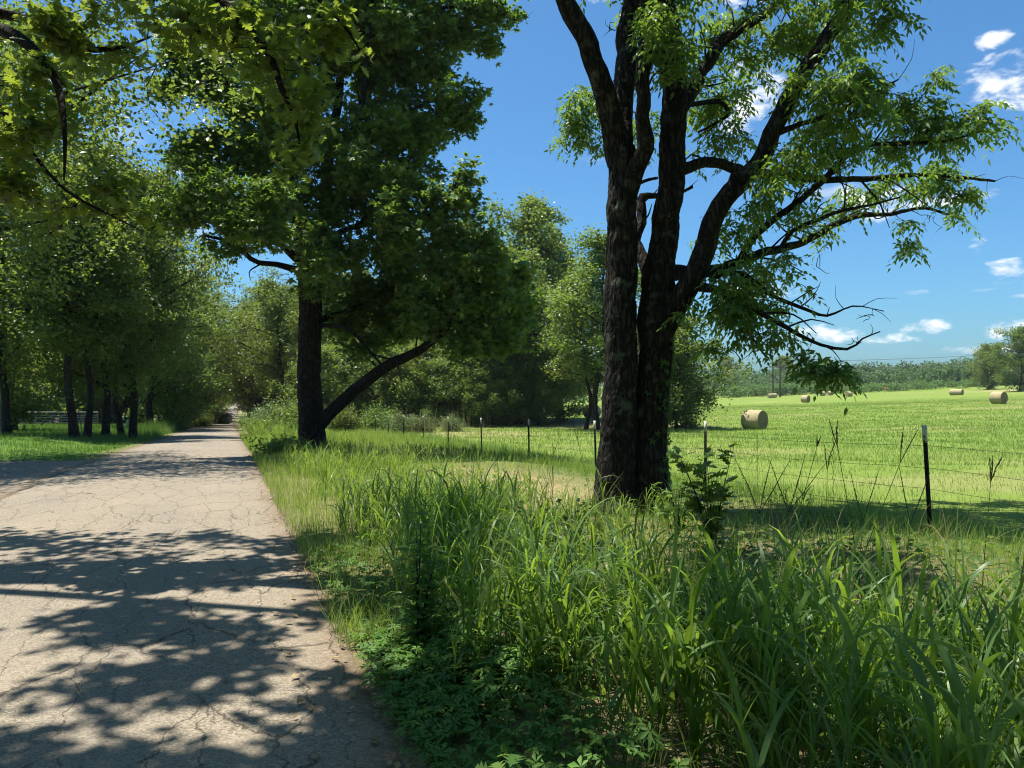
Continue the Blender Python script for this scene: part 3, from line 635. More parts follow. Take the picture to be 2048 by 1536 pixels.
G2 = limb([(646, 450, DG + .5, 20), (685, 400, DG - .3, 16), (702, 350, DG - .8, 14), (712, 290, DG - 1, 12), (728, 180, DG - 1.2, 10), (740, 60, DG - 1.3, 7), (750, -60, DG - 1.3, 4)])
G3 = limb([(630, 860, DG, 34), (655, 830, DG - .2, 27), (700, 790, DG - .4, 25), (750, 748, DG - .7, 23), (800, 720, DG - 1, 20), (850, 694, DG - 1.3, 17), (885, 664, DG - 1.6, 14), (920, 620, DG - 1.9, 11), (950, 560, DG - 2.1, 8), (965, 480, DG - 2.2, 5)])
G4 = limb([(606, 525, DG, 22), (575, 500, DG - .5, 15), (540, 470, DG - 1, 14), (510, 456, DG - 1.5, 13), (488, 458, DG - 1.8, 10), (440, 436, DG - 2.2, 8), (380, 422, DG - 2.6, 7), (300, 412, DG - 3, 5)])
G5 = limb([(612, 545, DG, 16), (560, 530, DG - .6, 11), (510, 522, DG - 1, 10), (485, 500, DG - 1.3, 9), (455, 482, DG - 1.6, 7), (400, 470, DG - 2, 4)])
G6 = limb([(486, 455, DG - 1.7, 9), (515, 410, DG - 1.5, 8), (530, 380, DG - 1.4, 6), (500, 320, DG - 1.6, 4), (400, 310, DG - 2, 3)])
G7 = limb([(560, 300, DG, 14), (530, 240, DG - .6, 11), (500, 205, DG - 1, 8), (440, 170, DG - 1.4, 6), (360, 140, DG - 1.8, 4)])
G8 = limb([(660, 300, DG + .8, 12), (740, 260, DG + .5, 9), (820, 220, DG, 7), (900, 190, DG - .3, 4)])
G9 = limb([(690, 100, DG + 1.2, 11), (780, 40, DG + 1, 9), (880, 15, DG + .6, 7), (980, 20, DG + .3, 4), (1040, 45, DG + .2, 2)])
G10 = limb([(640, 640, DG, 14), (700, 620, DG + 1, 11), (780, 590, DG + 1.8, 9), (860, 560, DG + 2.4, 6), (940, 540, DG + 3, 3)])
G11 = limb([(645, 480, DG, 14), (720, 450, DG - 1, 11), (800, 440, DG - 1.8, 8), (880, 420, DG - 2.4, 5), (920, 350, DG - 2.6, 3)])
G12 = limb([(640, 650, DG, 9), (690, 655, DG - 1, 8), (720, 680, DG - 1.2, 7), (755, 720, DG - 1.4, 5), (780, 750, DG - 1.5, 3)])
gum_limbs = [G1, G2, G3, G4, G5, G6, G7, G8, G9, G10, G11, G12]
build_wood('trunk', [G0], gum, M['bark_gum'], 40, .08, base, 3, .03)
for i, l in enumerate(gum_limbs): build_wood('branch', [l[::2]], gum, M['bark_gum'], 12, .10, base, 50 + i)
gb_ = [(370, 110, -1.5, 60, 55), (350, 180, -1.8, 45, 40), (430, 170, -1.2, 70, 55), (490, 220, -.8, 60, 35), (480, 90, .8, 90, 70), (600, 120, 0, 110, 100), (600, 30, -1.5, 120, 70), (700, 110, 1.5, 110, 100), (720, 30, -1, 110, 70),
 (380, 300, -2, 55, 30), (430, 285, -1.5, 50, 35), (420, 350, -2.2, 70, 35), (500, 330, -1.6, 70, 50), (345, 410, -3, 60, 35), (440, 415, -2.2, 80, 35), (560, 280, 1.8, 80, 80), (540, 210, -1.8, 70, 60), (620, 250, -2.2, 80, 70), (680, 330, -2, 70, 70), (540, 420, 2, 80, 60), (470, 490, -1.6, 60, 25),
 (850, 60, .8, 90, 60), (920, 30, .3, 70, 50), (1000, 25, .3, 50, 28), (960, 80, .3, 45, 30), (790, 140, .4, 80, 80), (860, 150, .8, 60, 60), (910, 200, -.2, 55, 55), (930, 240, -.2, 30, 25), (820, 250, 1.5, 80, 60), (860, 270, 0, 50, 40), (760, 270, -1, 80, 70),
 (780, 350, 1, 90, 60), (720, 400, -1.6, 80, 60), (820, 400, -2.2, 60, 60), (840, 340, 0, 45, 40), (800, 440, -2.8, 45, 60), (885, 430, -2.4, 50, 55), (925, 360, -2.6, 26, 45), (920, 420, -2.6, 35, 45), (640, 420, -1.8, 60, 55), (650, 490, -2.2, 70, 50),
 (740, 500, -1, 90, 55), (830, 520, 1, 90, 60), (900, 520, -2, 70, 60), (960, 500, -2.2, 55, 55), (970, 570, -2, 70, 65), (890, 600, -1.8, 80, 65), (800, 600, 2, 90, 60), (720, 580, 1.4, 70, 55), (700, 640, 1, 70, 40), (790, 660, 1.2, 80, 40), (1000, 640, -1, 70, 60), (950, 680, -1.6, 70, 40), (870, 660, -1.6, 60, 35), (1010, 560, 0, 50, 60), (1030, 620, 1, 50, 60), (640, 560, -1.4, 45, 45), (740, 690, -.6, 45, 28),
 (366, 425, -5, 60, 35), (450, 440, -5, 65, 35), (520, 400, -4.6, 60, 40), (430, 375, -5, 60, 30), (560, 470, -4.2, 50, 40), (320, 440, -4.6, 40, 25), (620, 540, -3.6, 45, 35), (560, -100, 0, 130, 110), (720, -100, .5, 130, 110), (640, -240, .5, 130, 110), (450, -20, .5, 110, 60), (860, -40, 1, 110, 60)]
ends = blob_points([(a, b, DG + c, d, e, 1.0) for a, b, c, d, e in gb_], r, 6.6)
gsh = side_shoots(gum_limbs + [G0[60:]], r, .7, .9, 2.4, .25); nodes = np.concatenate([l[::3, :3] for l in [G0[40:]] + gum_limbs] + [h[::2, :3] for h in gsh])
paths, rads = connect(r, nodes, ends, .05)
mb = MB(); twig_tubes(mb, paths, rads, 3); [tube(mb, h_[:, :3], h_[:, 3] * 1.6, 5, .1, 3) for h_ in gsh]; obj('twig', mb.mesh('twig', M['bark_gum'], base), gum, kind='stuff')
mb = MB(); leafy(mb, r, paths, 17, LEAF_STAR, .265, .19, .30, .5, .46, .26)
obj('crown', mb.mesh('crown', M['gum_leaf'], base), gum)

# --- the oak whose boughs hang over the road; its trunk stands left of the frame
r = np.random.default_rng(21)
ob = np.array([-9.6, 8.2, gz(-9.6, 8.2) - .1])
oak = thing('oak_tree', 'overhanging oak with yellow-green lobed leaves reaching in from the top left', 'tree', ob)
def lim3(rows): return spline(rows, .2)
O0 = lim3([(-9.6, 8.2, ob[2], .52), (-9.5, 8.2, .8, .40), (-9.4, 8.2, 2.2, .36), (-9.3, 8.1, 4.0, .34), (-9.0, 8.0, 6.0, .28), (-8.6, 7.8, 8.0, .22), (-8.2, 7.4, 10.5, .14), (-8, 7, 13, .05)])
O1 = lim3([(-9.3, 8.1, 3.9, .17), (-8.2, 8.0, 4.8, .14), (-7.0, 7.8, 5.3, .11), (-5.6, 7.5, 5.4, .09), *[(*P(x, y, D), wv) for x, y, D, wv in ((-60, 40, 7.3, .075), (10, 62, 7.2, .062), (60, 92, 7.1, .05), (100, 140, 7.0, .04), (122, 195, 6.9, .03), (130, 290, 6.8, .018), (128, 360, 6.8, .008))]])
O2 = lim3([(-8.6, 7.8, 7.4, .19), (-7.2, 7.7, 7.9, .16), (-5.6, 7.6, 7.8, .13), (-4.2, 7.5, 7.0, .10), *[(*P(x, y, D), wv) for x, y, D, wv in ((330, -110, 7.4, .075), (420, -20, 7.3, .05), (490, 50, 7.2, .042), (540, 110, 7.1, .036), (562, 175, 7.0, .028), (590, 235, 7.0, .018), (600, 300, 7.0, .008))]])
O3 = lim3([(-8.8, 7.9, 6.6, .15), (-7.6, 6.2, 7.4, .13), (-6.2, 4.8, 8.0, .11), (-4.6, 3.9, 8.4, .08), (-2.6, 3.5, 8.5, .05), (-.6, 3.8, 8.4, .02)])
O4 = lim3([(-8.4, 7.6, 8.6, .13), (-6.8, 7.4, 9.1, .10), (-4.8, 7.0, 9.3, .08), (-2.4, 6.6, 9.2, .05), (-.2, 6.2, 8.9, .02)])
O5 = lim3([(-4.2, 7.5, 7.0, .08), (-3.2, 7.3, 6.5, .06), (-2.4, 7.2, 6.0, .045), *[(*P(x, y, D), wv) for x, y, D, wv in ((600, -40, 7.2, .03), (680, 40, 7.2, .02), (720, 100, 7.2, .008))]])
O6 = lim3([(-5.6, 7.5, 5.4, .06), *[(*P(x, y, D), wv) for x, y, D, wv in ((60, 40, 7.8, .045), (110, 80, 7.9, .035), (190, 100, 8.0, .03), (260, 90, 8.1, .015), (330, 60, 8.1, .006))]])
O7 = lim3([(*P(-80, 180, 7.6), .05), (*P(0, 215, 7.6), .03), (*P(60, 300, 7.6), .022), (*P(130, 380, 7.6), .016), (*P(220, 430, 7.6), .01), (*P(280, 460, 7.6), .005)])
O7a = lim3([(-8.8, 8.1, 4.4, .10), (-7.2, 8.0, 4.9, .08), (-5.8, 7.8, 4.8, .065), (*P(-80, 180, 7.6), .05)])
oak_limbs = [O1, O2, O3, O4, O5, O6, O7, O7a]
build_wood('trunk', [O0], oak, M['bark_gum'], 22, .10, ob, 4)
for i, l in enumerate(oak_limbs): build_wood('branch', [l], oak, M['bark_gum'], 10, .12, ob, 80 + i)
ob1 = [(60, 40, 7.6, 90, 55), (150, 50, 8.0, 70, 60), (30, 160, 7.2, 60, 70), (110, 200, 7.0, 60, 70), (175, 140, 7.9, 40, 45), (60, 280, 7.2, 70, 60), (130, 285, 7.2, 50, 45), (80, 350, 7.5, 80, 40), (190, 390, 7.5, 70, 45), (260, 440, 7.6, 50, 30), (20, 330, 7.4, 50, 70), (150, 440, 7.7, 70, 35), (60, 430, 7.8, 60, 40), (240, 30, 8.0, 50, 45), (270, 110, 8.1, 45, 40),
 (330, 30, 7.4, 70, 45), (420, 50, 7.3, 80, 50), (500, 30, 7.2, 80, 40), (560, 70, 7.1, 80, 50), (640, 60, 7.2, 80, 50), (700, 50, 7.2, 50, 45), (480, 110, 7.2, 80, 40), (560, 150, 7.1, 70, 50), (620, 150, 7.0, 60, 50), (590, 220, 7.0, 50, 45), (650, 220, 7.1, 40, 40), (600, 290, 7.0, 40, 40), (380, 90, 7.4, 60, 35), (570, 340, 7.0, 18, 16)]
ends = blob_points(ob1, r, 11.0)
# the part of the crown above the frame: it shades the lane and the near grass
up_b = []
for i in range(12):
    for k in range(8):
        x_ = -9.8 + i * 1.03 + r.normal() * .4; y_ = 3.1 + k * .98 + r.normal() * .35
        if r.random() < (.93 if x_ < -2.2 else .78): up_b.append(np.array([x_, y_, max(r.uniform(7.2, 10.4), 3.1 + .53 * y_)]))
for i in range(15):
    y_ = r.uniform(3.6, 5.6); up_b.append(np.array([r.uniform(-7.0, -2.2), y_, r.uniform(7.2, 10.0)]))
for i in range(4):
    y_ = r.uniform(3.4, 8.4); up_b.append(np.array([r.uniform(-2.6, .8), y_, max(r.uniform(7.2, 10.0), 3.1 + .53 * y_)]))
up_b = np.array(up_b)
e2 = []
for c in up_b: m_ = r.integers(10, 18); e2.append(c + unit(r.normal(size=(m_, 3))) * r.random((m_, 1)) ** .5 * np.array([.75, .55, .4]) * r.uniform(.6, 1.15))
ends2 = np.concatenate(e2)
nodes = np.concatenate([l[::2, :3] for l in oak_limbs] + [O0[25:, :3]])
paths, rads = connect(r, nodes, ends, .02)
paths2, rads2 = connect(r, nodes, ends2, .04)
mb = MB(); twig_tubes(mb, paths, rads, 4); twig_tubes(mb, paths2, rads2, 4); obj('twig', mb.mesh('twig', M['bark_gum'], ob), oak, kind='stuff')
mb = MB(); leafy(mb, r, paths, 15, LEAF_OAK, .135, .085, .25, .55, .52, .22, .7)
leafy(mb, r, paths2, 15, LEAF_DIAMOND, .18, .12, .2, .4, .45, .2, .6)
obj('crown', mb.mesh('crown', M['oak_leaf'], ob), oak)

# --- woodland trees: a few kinds, copied
def make_kind(seed, H, cr, cb, n_limb, clumps, leaves, lsize, trunk_r, lean=.04, multi=1, pointed=0.0, flat=.75):
    r = np.random.default_rng(seed); wood = MB(); nodes = []
    zs = np.linspace(-.3, H * .92, 12); wob = np.cumsum(r.normal(size=(12, 2)) * H * .010, axis=0) + np.outer(zs, r.normal(size=2) * lean)
    wob -= wob[1]
    rad = trunk_r * np.clip(1 - zs / (H * 1.02), .03, 1) ** .8; rad[0] *= 1.35
    tr = np.column_stack([wob, zs]); s = spline(np.column_stack([tr, rad]), .6); tube(wood, s[:, :3], s[:, 3], 10, .10, seed); nodes.append(s[:, :3][s[:, 2] > H * cb])
    cen = []
    for i in range(n_limb):
        f = cb + (0.97 - cb) * (i + .5) / n_limb; h = f * H; b = np.array([np.interp(h, zs, wob[:, 0]), np.interp(h, zs, wob[:, 1]), h])
        g = (f - cb) / (1 - cb); prof = math.sin(math.pi * min(1, .18 + .82 * g ** (1 - .35 * pointed))) ** .7 if pointed < .5 else (1 - g) ** .75 * .95 + .12
        a = i * 2.4 + r.normal() * .4; L = cr * max(.18, prof) * r.uniform(.75, 1.2); rise = r.uniform(.15, .6) * L
        p1 = b + np.array([math.cos(a) * L * .5, math.sin(a) * L * .5, rise * .65]) + r.normal(size=3) * .12 * L
        p2 = b + np.array([math.cos(a) * L, math.sin(a) * L, rise + r.normal() * .15 * L])
        r0 = max(.02, np.interp(h, zs, rad) * .55)
        s = spline([(*b, r0), (*p1, r0 * .6), (*p2, r0 * .15)], .5); tube(wood, s[:, :3], s[:, 3], 6, .1, seed + i); nodes.append(s[:, :3])
        for q in range(clumps):
            t = r.uniform(.3, 1.08); c = s[min(len(s) - 1, int(t * (len(s) - 1))), :3]; cen.append(c + r.normal(size=3) * L * np.array([.24, .24, .16]))
    cen = np.array(cen); nodes = np.concatenate(nodes)
    paths, rads = connect(r, nodes, cen, .05, .08, 4); twig_tubes(wood, paths, rads, 3)
    crown = MB(); per = max(4, leaves // len(cen)); n = len(cen) * per; ii = np.repeat(np.arange(len(cen)), per)
    sp = r.uniform(.25, .62, len(cen))[ii][:, None] * (cr / 4.0) ** .5
    pos = cen[ii] + r.normal(size=(n, 3)) * sp * np.array([1, 1, flat])
    tint = np.clip(.44 + r.normal(size=len(cen))[ii] * .2 + r.normal(size=n) * .2, 0, 1)
    scatter(crown, *LEAF_DIAMOND, pos, frames(leaf_dirs(r, n, .35), leaf_ups(r, n, .65)), lsize * r.uniform(.7, 1.3, n), tint)
    return wood.mesh('trunk', M['bark_bg'], smooth=True), crown.mesh('crown', M['tree_leaf'])
KIND = {
 'round': make_kind(101, 14, 4.8, .17, 26, 11, 32000, .20, .27),
 'tall':  make_kind(102, 20, 4.8, .10, 32, 10, 26000, .31, .30),
 'slim':  make_kind(103, 13, 2.9, .30, 18, 7, 17000, .18, .17, .07),
 'broad': make_kind(105, 16, 6.4, .15, 30, 11, 30000, .26, .40),
 'near':  make_kind(107, 14, 6.4, .46, 26, 14, 46000, .155, .34),
 'low':   make_kind(106, 8, 3.2, .02, 24, 9, 16000, .22, .13),
}
def bush_kind(seed, rr, hh, leaves, lsize, mat):
    r = np.random.default_rng(seed); wood = MB(); cen = []
    for i in range(22):
        a = r.uniform(0, 6.28); L = rr * r.random() ** .5; e = np.array([math.cos(a) * L, math.sin(a) * L, hh * r.uniform(.25, 1.0) * (1 - .45 * (L / rr) ** 2)]); m = e * .45 + r.normal(size=3) * .06; m[2] = e[2] * .55
        s = spline([(e[0] * .1, e[1] * .1, -.08, .018), (*m, .012), (*e, .004)], .2); tube(wood, s[:, :3], s[:, 3], 4, 0, i)
        for t in (.4, .6, .8, 1.0): cen.append(s[int(t * (len(s) - 1)), :3])
    cen = np.array(cen); per = leaves // len(cen); n = per * len(cen); ii = np.repeat(np.arange(len(cen)), per); crown = MB()
    pos = cen[ii] + r.normal(size=(n, 3)) * .17 * rr; pos[:, 2] = np.abs(pos[:, 2] - .03) + .03
    scatter(crown, *LEAF_DIAMOND, pos, frames(leaf_dirs(r, n, .15), leaf_ups(r, n, .6)), lsize * r.uniform(.7, 1.3, n), np.clip(r.normal(.45, .2, n), 0, 1))
    return wood.mesh('stem', M['bark_bg']), crown.mesh('crown', mat)
BUSH = {'pale': bush_kind(201, 1.5, 1.8, 6500, .12, M['pale_leaf']), 'green': bush_kind(202, 1.6, 2.0, 6500, .13, M['tree_leaf']), 'weed': bush_kind(203, .8, .7, 2600, .09, M['weed'])}

CHK = []
def plant(kind, name, label, cat, px, D, h, base_h, rot=None, group=None, wide=1.0, pale_trunk=False, bush=False):
    p = on(px, D); rt = random.Random(int(px * 13 + D * 7)); s = h / base_h
    t = thing(name, label, cat, p, group); t.rotation_euler = (0, 0, rt.uniform(0, 6.28) if rot is None else rot); t.scale = (s * wide, s * wide, s)
    tm, cm = (BUSH if bush else KIND)[kind]
    o = obj('stem' if bush else 'trunk', tm, t)
    if pale_trunk:
        o.material_slots[0].link = 'OBJECT'; o.material_slots[0].material = M['bark_pale']
    obj('crown', cm, t); return t
HH = {'near': 14, 'round': 14, 'tall': 20, 'slim': 13, 'point': 22, 'broad': 16, 'low': 8}
def tree(kind, label, px, D, h, group=None, wide=1.0, name='tree', **k): return plant(kind, name, label, 'tree', px, D, h, HH[kind], group=group, wide=wide, **k)
ORD = 'first second third fourth fifth sixth seventh eighth ninth tenth eleventh twelfth thirteenth fourteenth fifteenth sixteenth seventeenth eighteenth nineteenth twentieth'.split()
KW = {'near': 'wide leafy', 'round': 'rounded', 'tall': 'tall', 'slim': 'slender', 'broad': 'broad', 'low': 'low bushy'}
def wood_labels(rows, where):         # nth of its kind from the left
    out = {}; cnt = {}
    for i in sorted(range(len(rows)), key=lambda i: (rows[i][0], rows[i][1])):
        k = rows[i][2]; c = cnt.get(k, 0); cnt[k] = c + 1; out[i] = '%s %s tree from the left %s' % (ORD[c], KW[k], where)
    return [out[i] for i in range(len(rows))]
# left of the road
LG = 'trees on the lawn left of the road'
tree('slim', 'forked brown trunk nearest the road, standing on the lawn before the pipe gate', 145, 37, 14.5, LG, 1.1, 'lawn_tree')
tree('slim', 'thin straight trunk just behind the forked lawn tree', 177, 39, 13.5, LG, 1.0, 'lawn_tree')
tree('round', 'thickest dark trunk in the row between lawn and road', 212, 43, 15, LG, .72, 'lawn_tree')
tree('slim', 'narrow dark trunk beside the thickest lawn tree', 238, 47, 14, LG, 1.0, 'lawn_tree')
tree('round', 'dark trunk with ridged bark next to the green utility box', 266, 45, 15.5, LG, .75, 'lawn_tree')
tree('low', 'small leafy sapling hanging low over the lawn at the left edge', 30, 50, 8.5, LG, 1.1, 'lawn_sapling')
tree('round', 'brown trunk left of the pipe gate', 12, 40, 15, LG, .7, 'lawn_tree')
lw = [(80, 86, 'broad', 17), (130, 88, 'round', 16), (180, 92, 'tall', 19), (20, 88, 'broad', 17), (90, 90, 'tall', 20), (230, 80, 'slim', 14), (-30, 95, 'round', 17), (250, 84, 'tall', 20), (160, 100, 'broad', 18), (300, 62, 'round', 15), (318, 72, 'slim', 14), (345, 66, 'low', 8), (352, 78, 'round', 16), (330, 92, 'broad', 18), (368, 90, 'slim', 15), (385, 100, 'round', 16), (395, 116, 'tall', 19), (372, 120, 'broad', 18), (412, 135, 'round', 16), (424, 160, 'tall', 20), (400, 150, 'broad', 17), (428, 195, 'round', 17), (434, 240, 'tall', 19), (415, 220, 'broad', 18), (440, 290, 'round', 17), (446, 340, 'tall', 18), (450, 400, 'round', 17), (300, 120, 'tall', 21), (220, 125, 'tall', 21), (60, 120, 'tall', 20), (340, 150, 'tall', 21), (405, 128, 'low', 7), (378, 98, 'low', 7), (412, 175, 'low', 7), (424, 230, 'low', 7), (-130, 20.5, 'near', 13.0), (-20, 84, 'low', 8), (40, 88, 'low', 9), (95, 82, 'low', 8), (150, 88, 'low', 9), (200, 84, 'low', 8), (245, 92, 'low', 9), (290, 86, 'low', 8), (335, 100, 'low', 8), (0, 100, 'low', 10), (120, 104, 'low', 10), (270, 108, 'low', 10)]
for (px, D, k, h), lb in zip(lw, wood_labels(lw, 'in the woods left of the road')): tree(k, lb, px, D, h, 'woodland trees left of the road', name='woodland_tree')
for x, y, k, h in ((-11, -7, 'broad', 15), (6.5, -6, 'broad', 15), (-9, -18, 'broad', 16), (9, -16, 'round', 15), (-2, -30, 'broad', 16), (12, -3, 'round', 13)):  # unseen trees added behind the camera to darken the sky fill up close
    t = tree(k, 'unseen tree added behind the viewpoint to block skylight', CX, 10, h, 'unseen trees added behind the viewpoint', name='woodland_tree'); t.location = (x, y, gz(x, y))
# right of the road beyond the sweetgum
rw = [(506, 120, 'slim', 14, 1), (515, 95, 'round', 15, 0), (530, 100, 'tall', 18, 0), (548, 88, 'slim', 14, 0), (560, 105, 'round', 16, 0), (572, 80, 'round', 15, 0), (590, 110, 'tall', 19, 0), (500, 170, 'tall', 19, 0), (497, 215, 'round', 17, 0), (503, 270, 'tall', 18, 0), (503, 340, 'round', 16, 0), (520, 140, 'broad', 17, 0), (545, 160, 'tall', 20, 0), (505, 470, 'round', 15, 0), (462, 500, 'round', 15, 0), (484, 620, 'broad', 20, 0), (476, 640, 'tall', 20, 0)]
for (px, D, k, h, pale), lb in zip(rw, wood_labels(rw, 'along the lane left of the sweetgum trunk')): tree(k, lb, px, D, h, 'roadside trees right of the lane', name='woodland_tree', pale_trunk=bool(pale))
mw = [(640, 84, 'slim', 15, 1), (665, 92, 'slim', 16, 1), (660, 78, 'low', 8, 0), (700, 88, 'round', 15, 0), (690, 104, 'tall', 19, 0), (735, 80, 'low', 8, 0), (745, 96, 'round', 16, 0), (770, 84, 'slim', 14, 0), (800, 90, 'round', 16, 0), (815, 78, 'low', 8, 0), (830, 100, 'tall', 19, 0), (860, 84, 'round', 15, 0), (890, 92, 'tall', 19, 0), (905, 79, 'low', 8, 0), (925, 86, 'round', 16, 0), (720, 118, 'tall', 20, 0), (800, 120, 'tall', 20, 0), (870, 122, 'broad', 18, 0), (620, 120, 'tall', 20, 0), (640, 70, 'low', 7, 0), (695, 74, 'low', 7.5, 0), (775, 73, 'low', 7, 0), (850, 74, 'low', 7.5, 0), (880, 72, 'low', 6, 0), (945, 76, 'low', 8, 0), (1000, 84, 'low', 9, 0), (1060, 88, 'low', 9, 0), (715, 98, 'low', 9, 0), (790, 104, 'low', 9, 0), (960, 71, 'low', 5, 0), (1012, 72, 'low', 5.5, 0), (1075, 73, 'low', 4.5, 0)]
for (px, D, k, h, pale), lb in zip(mw, wood_labels(mw, 'in the wood behind the leaning sweetgum limb')): tree(k, lb, px, D, h, 'woodland trees beyond the fence', name='woodland_tree', pale_trunk=bool(pale))
tree('tall', 'dark leafy tree with drooping skirt at the right end of the wood', 985, 74, 17, None, 1.15, 'woodland_tree')
tree('round', 'dense dark tree closing the wood, right of the drooping one', 1040, 78, 14.5, None, 1.1, 'woodland_tree')
tree('tall', 'tallest pointed pale green tree rising above the wood', 1062, 88, 25, None, .95, 'pointed_tree')
tree('tall', 'second pointed tree crown left of the tallest one', 955, 92, 24, None, .95, 'pointed_tree')
tree('tall', 'rounded pale crown right of the tallest pointed tree', 1118, 90, 21.5, None, .9, 'woodland_tree')
tree('low', 'small round bush-like tree at the field end of the wood', 1128, 80, 6.5, None, 1.1, 'small_tree')
tree('round', 'low dark tree under the tallest pointed tree', 1085, 76, 10, None, 1.0, 'woodland_tree')
tree('slim', 'slender dark tree with airy crown just left of the twin trunks', 1193, 62, 15.5, None, 1.25, 'airy_tree')
tree('slim', 'airy tree trunk beside the slender one near the field gap', 1175, 66, 13, None, 1.1, 'airy_tree')
tree('low', 'dark bushy tree half hidden behind the twin trunks', 1352, 66, 9.5, None, 1.0, 'bushy_tree')
tree('low', 'narrow bushy tree showing between twin trunks and field', 1305, 68, 9.5, None, .9, 'bushy_tree')
# single trees out in the open country
tree('low', 'large rounded dark tree on the skyline at the right edge', 2040, 215, 17, None, 1.0, 'skyline_tree')
tree('low', 'lower tree leaning against the large skyline tree at right', 1975, 250, 14, None, 1.0, 'skyline_tree')
tree('low', 'dome-shaped tree standing above the far treeline left of the power pole', 1452, 400, 17, None, 1.1, 'skyline_tree')
tree('low', 'dome-shaped tree right behind the power pole', 1566, 400, 16, None, 1.2, 'skyline_tree')
# shrubs
for i, (px, D, k, h, lab) in enumerate([(545, 55, 'pale', 2.3, 'pale grey-green shrub on the bank by the lane'), (585, 50, 'green', 2.5, 'taller green shrub left of the sweetgum trunk'), (522, 62, 'pale', 1.9, 'smaller pale shrub nearest the lane'), (800, 56, 'pale', 1.5, 'pale shrub behind the fence posts beside the wood'), (850, 57, 'pale', 1.4, 'second pale low shrub behind the fence'), (905, 60, 'pale', 1.3, 'third pale low shrub near the dead stalks'), (680, 60, 'green', 2.2, 'green shrub at the foot of the wood behind the fence'), (760, 63, 'green', 2.2, 'green shrub in the gap below the leaning limb'), (440, 118, 'green', 2.8, 'bright bush at the left edge of the lane far off'), (405, 84, 'green', 1.6, 'low bush on the left bank of the lane'), (560, 24, 'weed', .75, 'dark weedy clump in shade at the road edge')]):
    plant(k, 'shrub', lab, 'shrub', px, D, h, {'pale': 1.8, 'green': 2.0, 'weed': .7}[k], bush=True)

# far wood along the skyline: one mass
r = np.random.default_rng(77); mb = MB(); mb2 = MB()
def far_tree(mb, x, y, h, rad, n, size):
    z0 = gz(x, y); q = unit(r.normal(size=(n, 3))) * r.random((n, 1)) ** .35; q[:, 2] = np.maximum(q[:, 2], -.75)
    lob = unit(r.normal(size=(7, 3))); q *= (1 + .22 * np.max(q @ lob.T, axis=1, keepdims=True))
    pos = np.array([x, y, z0 + h * .52]) + q * np.array([rad, rad, h * .46])
    scatter(mb, *LEAF_DIAMOND, pos, frames(leaf_dirs(r, n, .2), leaf_ups(r, n, .7)), size * r.uniform(.6, 1.3, n), np.clip(r.normal(.42 + r.normal() * .12, .16, n), 0, 1))
for i in range(250):
    t = (i % 125) / 125.0; row = i // 125
    px = 1370 + t * 760 + r.normal() * 6; D = 345 - 70 * max(0, (px - 1750) / 350) + row * 35 + r.normal() * 7
    x = (px - CX) / F * D; far_tree(mb, x, D, r.uniform(5.6, 9.2) + row * 2.8, r.uniform(3.4, 5.2), 270, 1.15)
for i in range(36):                   # further woods seen through gaps on the left
    D = r.uniform(150, 260); px = r.uniform(610, 1230); far_tree(mb, (px - CX) / F * D, D, r.uniform(12, 17), r.uniform(4.5, 6.5), 500, .9)
obj('far_woodland', mb.mesh('far_woodland', M['far_leaf']), kind='stuff', label='hazy dark green belt of woodland along the far side of the field', category='woodland')
for i in range(110):
    px = 1380 + r.random() * 300; D = r.uniform(285, 312); far_tree(mb2, (px - CX) / F * D, D, r.uniform(3.2, 5.4), r.uniform(1.7, 2.6), 190, .62)
for i in range(70):
    px = 1660 + r.random() * 330; D = r.uniform(275, 300); far_tree(mb2, (px - CX) / F * D, D, r.uniform(2, 3.6), r.uniform(1.7, 2.6), 170, .62)
obj('far_thicket', mb2.mesh('far_thicket', M['far_bright']), kind='stuff', label='brighter green thicket of young growth before the far woodland', category='thicket')

# ------------------------------------------------------------------ wire fence
r = np.random.default_rng(31)
def box(mb, c, s, R=None, tint=.5):
    v = np.array([(x, y, z) for x in (-.5, .5) for y in (-.5, .5) for z in (-.5, .5)]) * np.asarray(s, float)
    if R is not None: v = v @ np.asarray(R).T
    mb.add(v + np.asarray(c, float), quads=[(0, 1, 3, 2), (4, 6, 7, 5), (0, 4, 5, 1), (2, 3, 7, 6), (0, 2, 6, 4), (1, 5, 7, 3)], tint=tint)
fence_pts = []
yy = 4.45
while yy < 72:
    x = float(fence_u(yy)) - LN(yy); fence_pts.append((x, yy, gz(x, yy))); yy += 5.08
fo = fence_pts[0]
fence = thing('barbed_wire_fence', 'barbed wire fence on dark steel posts with pale tips along the field', 'fence', fo)
def post_mesh():
    mb = MB(); box(mb, (0, .0, .50), (.050, .007, 1.70)); box(mb, (0, -.022, .50), (.007, .040, 1.698))
    for k in range(22): box(mb, (0, .008, -.05 + k * .06), (.016, .012, .018))
    a = mb.mesh('post', M['post'])
    mt = MB(); box(mt, (0, 0, 1.245), (.054, .0105, .215)); box(mt, (0, -.022, 1.245), (.0105, .0435, .213)); return a, mt.mesh('post_tip', M['post_tip'])
pm, tipm = post_mesh(); tops = []
for i, (x, y, z) in enumerate(fence_pts):
    o = obj('post', pm, fence); o.location = (x - fo[0], y - fo[1], z - fo[2]); lx, ly = r.normal() * .014, r.normal() * .014
    o.rotation_euler = (lx, .055 if i == 1 else ly, math.atan(SL) + math.pi / 2 + r.normal() * .1)
    obj('post_tip', tipm, o); tops.append(np.array([x, y, z]))
